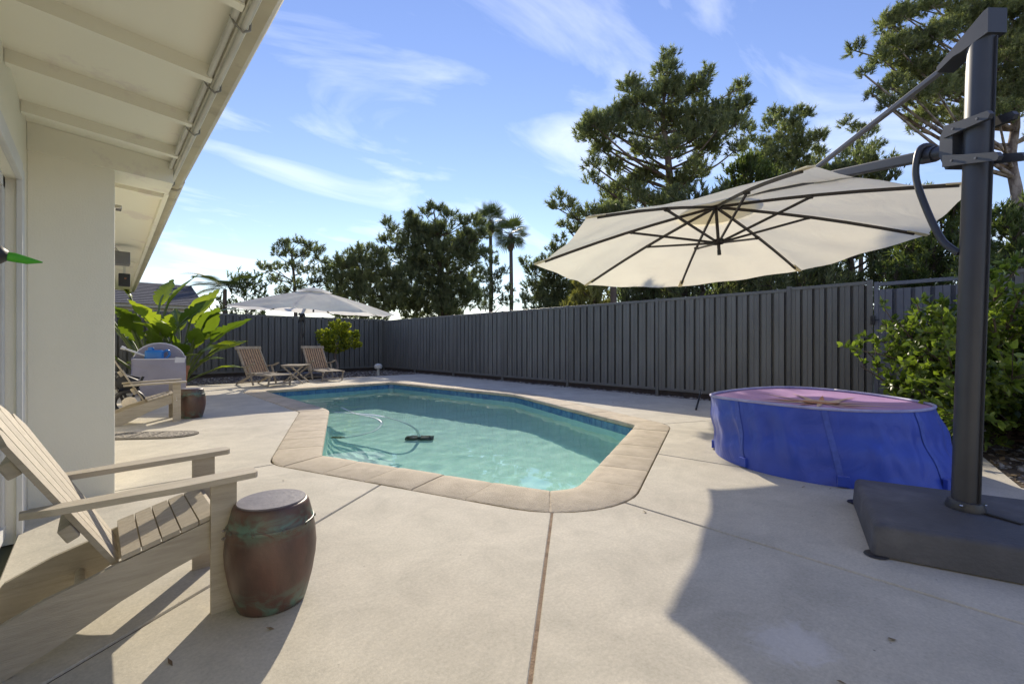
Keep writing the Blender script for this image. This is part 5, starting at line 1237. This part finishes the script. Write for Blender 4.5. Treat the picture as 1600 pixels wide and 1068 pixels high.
# citrus bush in the bed at the right
cx_, cy_ = 6.55, .02
cb_ = thing('citrus_bush', 'large glossy green citrus bush in the bed leaning over the trampoline', 'bush', (cx_, cy_, -.034))
rng = np.random.default_rng(29); br = MB(); P = []; D = []
for k in range(105):
    a = rng.uniform(0, 6.283); el = R_(rng.uniform(8, 80)); Lm = rng.uniform(.75, 1.3) * (1.0 + .35 * math.sin(el))
    if math.cos(a - R_(120)) > .3: Lm *= 1.06
    d0 = np.array([math.cos(a) * math.cos(el), math.sin(a) * math.cos(el), math.sin(el)])
    pts = bend(np.array([rng.normal() * .06, rng.normal() * .06, rng.uniform(.05, .35)]), d0, Lm, 6, -.02 if el > .6 else .05, rng, .13)
    br.tube([tuple(p) for p in pts], [.020 * (1 - .75 * i / 6) for i in range(7)], 5, cap=False)
    for b in range(17):
        g = rng.uniform(.25, 1.0) * 5.99; gi = int(g); q0 = pts[gi] + (pts[gi + 1] - pts[gi]) * (g - gi); dd = pts[gi + 1] - pts[gi]; dd /= np.linalg.norm(dd)
        tw = bend(q0, dd * .6 + rng.normal(size=3) * .6 + np.array([0, 0, .2]), rng.uniform(.12, .30), 3, .06, rng, .15)
        br.tube([tuple(p) for p in tw], [.006, .005, .004, .003], 3, cap=False)
        for q in range(14):
            h = rng.uniform(.15, 1.0) * 2.99; hi = int(h); c = tw[hi] + (tw[hi + 1] - tw[hi]) * (h - hi); dv = (tw[hi + 1] - tw[hi]); dv = dv / np.linalg.norm(dv) * .6 + rng.normal(size=3) * .6 + np.array([0, 0, .1])
            P.append(c); D.append(dv / np.linalg.norm(dv))
P = np.array(P); D = np.array(D)
keep = (P[:, 2] > .02) & (P[:, 2] < 2.0) & (P[:, 0] < FX - cx_ - .06); P = P[keep]; D = D[keep]
link('branches', br.mesh('branches', smooth=180), M['bark'], cb_)
dist = np.linalg.norm(P + np.array([cx_, cy_, -1.0]), axis=1); order = np.argsort(dist); near = order[:300]; far = order[300:]
V, F, t_ = leaf_cloud(P[far], D[far], .076, .021, rng); fo = link('foliage', mesh_np('foliage', V, F, t_), M['citrus'], cb_); props(fo, kind='stuff')
V, F, t_ = leaf_cloud(np.zeros((1, 3)), np.array([[1., 0, 0]]), .076, .021, np.random.default_rng(1)); lm = mesh_np('leaf', V, F); lm.materials.append(M['citrus_one'])
for i in near:
    o = link('leaf', lm, None, cb_, tuple(P[i])); o.rotation_mode = 'QUATERNION'; o.rotation_quaternion = Vector(D[i]).to_track_quat('X', 'Z') @ Matrix.Rotation(rng.uniform(0, 6.28), 3, 'X').to_quaternion(); s_ = rng.uniform(.75, 1.25); o.scale = (s_, s_, s_)
M['fruit'] = mat('green_fruit', (.16, .22, .03), (.12, .17, .03), .4, 8, bump=.1)
fm = MB().lathe([(.003, -.03), (.016, -.024), (.024, -.008), (.024, .008), (.016, .024), (.003, .03)], (0, 0, 0), 12).mesh('fruit', smooth=180)
for i in rng.choice(order[:1500], 16, replace=False): link('fruit', fm, M['fruit'], cb_, tuple(P[i] - np.array([0, 0, .03])))

# ------------------------------------------------------------------ neighbour's roof beyond the back fence
nb_ = thing('neighbour_house', 'neighbouring house with grey shingle roof beyond the back fence', 'house', (-1.0, 21.0, -.06))
hw = MB(); hw.box((-2.0, 24.6, 1.15), (9.0, 6.4, 2.4)); hw.build('wall', M['house'], nb_)
for k, (y0, y1, z0, z1) in enumerate(((21.0, 24.6, 2.35, 3.48), (28.2, 24.6, 2.35, 3.48))):
    rw_ = MB(); rw_.extrude([(y0, z0), (y1, z1), (y1, z1 + .08), (y0, z0 + .08)], lambda p: (-7.0, p[0], p[1]), lambda p: (3.1, p[0], p[1])); ro = rw_.build('roof', M['shingle'], nb_)
    if k == 0:
        for c in range(14):                                   # courses of shingles
            f0 = c / 14; yy = y0 + (y1 - y0) * f0; zz = z0 + (z1 - z0) * f0 + .082
            cm_ = MB(); cm_.bar((-7.0, yy, zz + .012), (3.1, yy, zz + .012), .26, .012, up=(0, -.25, 1)); cm_.build('shingle_course', M['shingle'], ro)
MB().box((-1.95, 20.97, 2.36), (10.1, .05, .14)).build('fascia', M['gutter'], nb_)

# ------------------------------------------------------------------ small things at the left
hx, hy = .90, 11.12
M['mesh_white'] = mat('piping_white', (.75, .74, .76), None, .6, 5)
hp = thing('fabric_hamper', 'grey fabric hooded hamper with white piping behind the far adirondack chair', 'hamper', (hx, hy, 0), R_(-6))
def arch(w, h, r, n=14): return [(-w, 0)] + [(-w * math.cos(math.pi * k / n), h - r + r * math.sin(math.pi * k / n)) for k in range(n + 1)] + [(w, 0)]
A = arch(.41, 1.0, .36); mb = MB(); mb.extrude(A, lambda p: (p[0], .30, p[1] + .002), lambda p: (p[0], .275, p[1] + .002)); link('back_panel', mb.mesh('back_panel'), M['cloth_grey'], hp)
mb = MB(); mb.tube([(p[0], .285, p[1]) for p in A], .016, 6); link('piping', mb.mesh('piping', smooth=60), M['mesh_white'], hp)
fpn = [(-.41, 0.002), (-.42, .40), (-.40, .70), (.40, .70), (.42, .40), (.41, .002)]
mb = MB(); mb.extrude(fpn, lambda p: (p[0], -.02 - .06 * math.sin(p[1] * 4), p[1]), lambda p: (p[0], .0 - .06 * math.sin(p[1] * 4), p[1])); link('front_pocket', mb.mesh('front_pocket'), M['cloth_grey'], hp)
for sg in (-1, 1): mb = MB(); mb.extrude([(.0, .002), (.29, .002), (.28, .74), (-.02, .70)], lambda p: (sg * .405, p[0], p[1]), lambda p: (sg * .420, p[0], p[1])); link('side_panel', mb.mesh('side_panel'), M['cloth_grey'], hp)
mb = MB(); mb.tube([(-.40, -.03, .70), (-.2, -.035, .695), (.2, -.035, .695), (.40, -.03, .70)], .012, 6); link('piping', mb.mesh('piping'), M['mesh_white'], hp)
mb = MB(); mb.box((.31, -.045, .55), (.16, .012, .34), Matrix.Rotation(.12, 3, 'Y')); link('white_flap', mb.mesh('white_flap'), M['mesh_white'], hp)
Rh = Matrix.Rotation(R_(-6), 3, 'Z')
jl = Rh @ Vector((-.08, .13, 0)) + Vector((hx, hy, 0))
jg = thing('blue_jug', 'bright blue plastic jug lying in the fabric hamper', 'jug', (jl.x, jl.y, .42), R_(-6))
link('body', MB().box((0, 0, .32), (.30, .18, .26), bev=.05).mesh('body', smooth=60), M['blue_plastic'], jg)
link('handle', MB().tube(spline([(.13, 0, .40), (.21, 0, .44), (.23, 0, .34), (.14, 0, .25)], 5), .022, 8).mesh('handle', smooth=60), M['blue_plastic'], jg)
link('cap', MB().lathe([(.05, .44), (.05, .49), (.04, .50)], (-.05, 0, 0), 14).mesh('cap', smooth=40), M['blue_plastic'], jg)
pl_ = Rh @ Vector((-.32, .08, 0)) + Vector((hx, hy, 0))
pd = thing('white_paddle', 'white stick sticking out of the left of the fabric hamper', 'stick', (pl_.x, pl_.y, .70), R_(-6))
link('shaft', MB().tube([(.10, 0, .06), (-.20, 0, .20)], .018, 8).mesh('shaft', smooth=60), M['white'], pd); link('knob', MB().tube([(-.19, 0, .195), (-.25, 0, .225)], [.03, .035], 10).mesh('knob', smooth=60), M['white'], pd)
# black wheeled cart behind the far chair
kx, ky = .34, 8.35
kt = thing('folded_cart', 'black folded cart with a chrome wheel between the pier and far chair', 'cart', (kx, ky, 0))
ring = [(.16 * math.cos(k * .3142), 0, .17 + .16 * math.sin(k * .3142)) for k in range(21)]
for yy in (-.05, .14):
    wl_ = MB().tube([(x, yy, z) for x, _, z in ring], .026, 8); wo_ = link('wheel', wl_.mesh('wheel', smooth=180), M['black'], kt)
    hb = MB(); hb.tube([(0, yy - .03, .17), (0, yy + .03, .17)], .085, 18); link('hub', hb.mesh('hub', smooth=40), M['chrome'], wo_)
for (a, b) in (((0, .05, .17), (-.20, .05, .62)), ((.02, .10, .17), (.16, .10, .52)), ((-.2, .05, .6), (.12, .12, .50)), ((-.12, .0, .35), (.12, .15, .34)), ((-.18, .05, .55), (-.02, .1, .05)), ((.08, .02, .30), (-.08, .02, .62))): link('frame_tube', MB().tube([a, b], .017, 7).mesh('frame_tube', smooth=60), M['black'], kt)
sb_ = MB(); sb_.box((-.03, .08, .44), (.26, .10, .20), Matrix.Rotation(.5, 3, 'Y'), bev=.04); link('bag', sb_.mesh('bag', smooth=40), M['black'], kt)
# door mat
def mat_pattern():
    m, nt, p = mat_new('mat_pattern'); L = nt.links; t = nt.nodes.new('ShaderNodeTexCoord')
    v = nt.nodes.new('ShaderNodeTexVoronoi'); v.inputs['Scale'].default_value = 26; v.feature = 'DISTANCE_TO_EDGE'; L.new(t.outputs['Object'], v.inputs['Vector'])
    r = nt.nodes.new('ShaderNodeValToRGB'); r.color_ramp.elements[0].position = .08; r.color_ramp.elements[0].color = (.30, .27, .22, 1); r.color_ramp.elements[1].position = .2; r.color_ramp.elements[1].color = (.09, .08, .07, 1)
    L.new(v.outputs[0], r.inputs[0]); L.new(r.outputs[0], p.inputs['Base Color']); p.inputs['Roughness'].default_value = .9
    return m
mx_, my_ = pos(-3.93, 4.93)
dm_ = thing('door_mat', 'half-round patterned dark mat on the concrete by the pier', 'mat', (mx_, my_, 0), R_(-42.4 + 8))
poly = [(-.55, -.20), (.22, -.20)] + [(.22 + .26 * math.sin(k * math.pi / 12), -.20 * math.cos(k * math.pi / 12)) for k in range(1, 12)] + [(.22, .20), (-.55, .20)]
link('border', MB().prism(poly, .002, .012).mesh('border'), mat('mat_border', (.17, .15, .12), (.10, .09, .07), .9, 8), dm_)
mpm = mat_pattern()
for x0, x1 in ((-.52, -.34), (-.31, -.12), (-.09, .06)): link('field', MB().prism([(x0, -.16), (x1, -.16), (x1, .16), (x0, .16)], .0125, .016).mesh('field'), mpm, dm_)
link('field', MB().prism([(.09, -.16)] + [(.22 + .22 * math.sin(k * math.pi / 12), -.16 * math.cos(k * math.pi / 12)) for k in range(0, 13)] + [(.09, .16)], .0125, .016).mesh('field'), mpm, dm_)
# garden light by the back corner
gx, gy = at_px(591, 14.6)
gl = thing('garden_light', 'small pale post light in the gravel near the back corner', 'lamp', (gx, gy, -.03))
link('post', MB().tube([(0, 0, 0), (0, 0, .20)], .045, 10).mesh('post', smooth=60), M['conduit'], gl); link('head', MB().lathe([(.05, .20), (.11, .22), (.13, .30), (.09, .36), (.02, .38)], (0, 0, 0), 14).mesh('head', smooth=50), M['conduit'], gl)
hmx, hmy = 6.62, 3.17
hh = thing('lever_handle', 'thin dark rod leaning on the deck edge left of the trampoline', 'rod', (hmx, hmy, 0))
MB().tube([(6.62, 3.17, .012), (7.25, 3.42, .10), (7.60, 3.56, .16)], .014, 7).build('shaft', M['black'], hh, smooth=60); MB().tube([(7.60, 3.56, .16), (7.74, 3.62, .18)], .03, 9).build('grip', M['chrome'], hh, smooth=60)

# ------------------------------------------------------------------ bits blown over the deck
rng = np.random.default_rng(77); sp = [(rng.uniform(1.2, 4.4), rng.uniform(-.6, 2.0), .0) for _ in range(9)] + [(rng.uniform(6.4, 7.8), rng.uniform(1.5, 8.0), .0) for _ in range(40)] + [(rng.uniform(0, 2.2), rng.uniform(.6, 3.6), 0.) for _ in range(3)]
sp = [p for p in sp if min((Vector((p[0], p[1])) - q).length for q in inner[::5]) > .45 and not inside(p, inner)]
props(litter('blown_leaves', [(x, y, .001) for x, y, z in sp], 9, M['litter'], .35), 'few dry leaf scraps and needles blown over the concrete deck', 'leaves', kind='stuff').scale = (1, 1, 1)
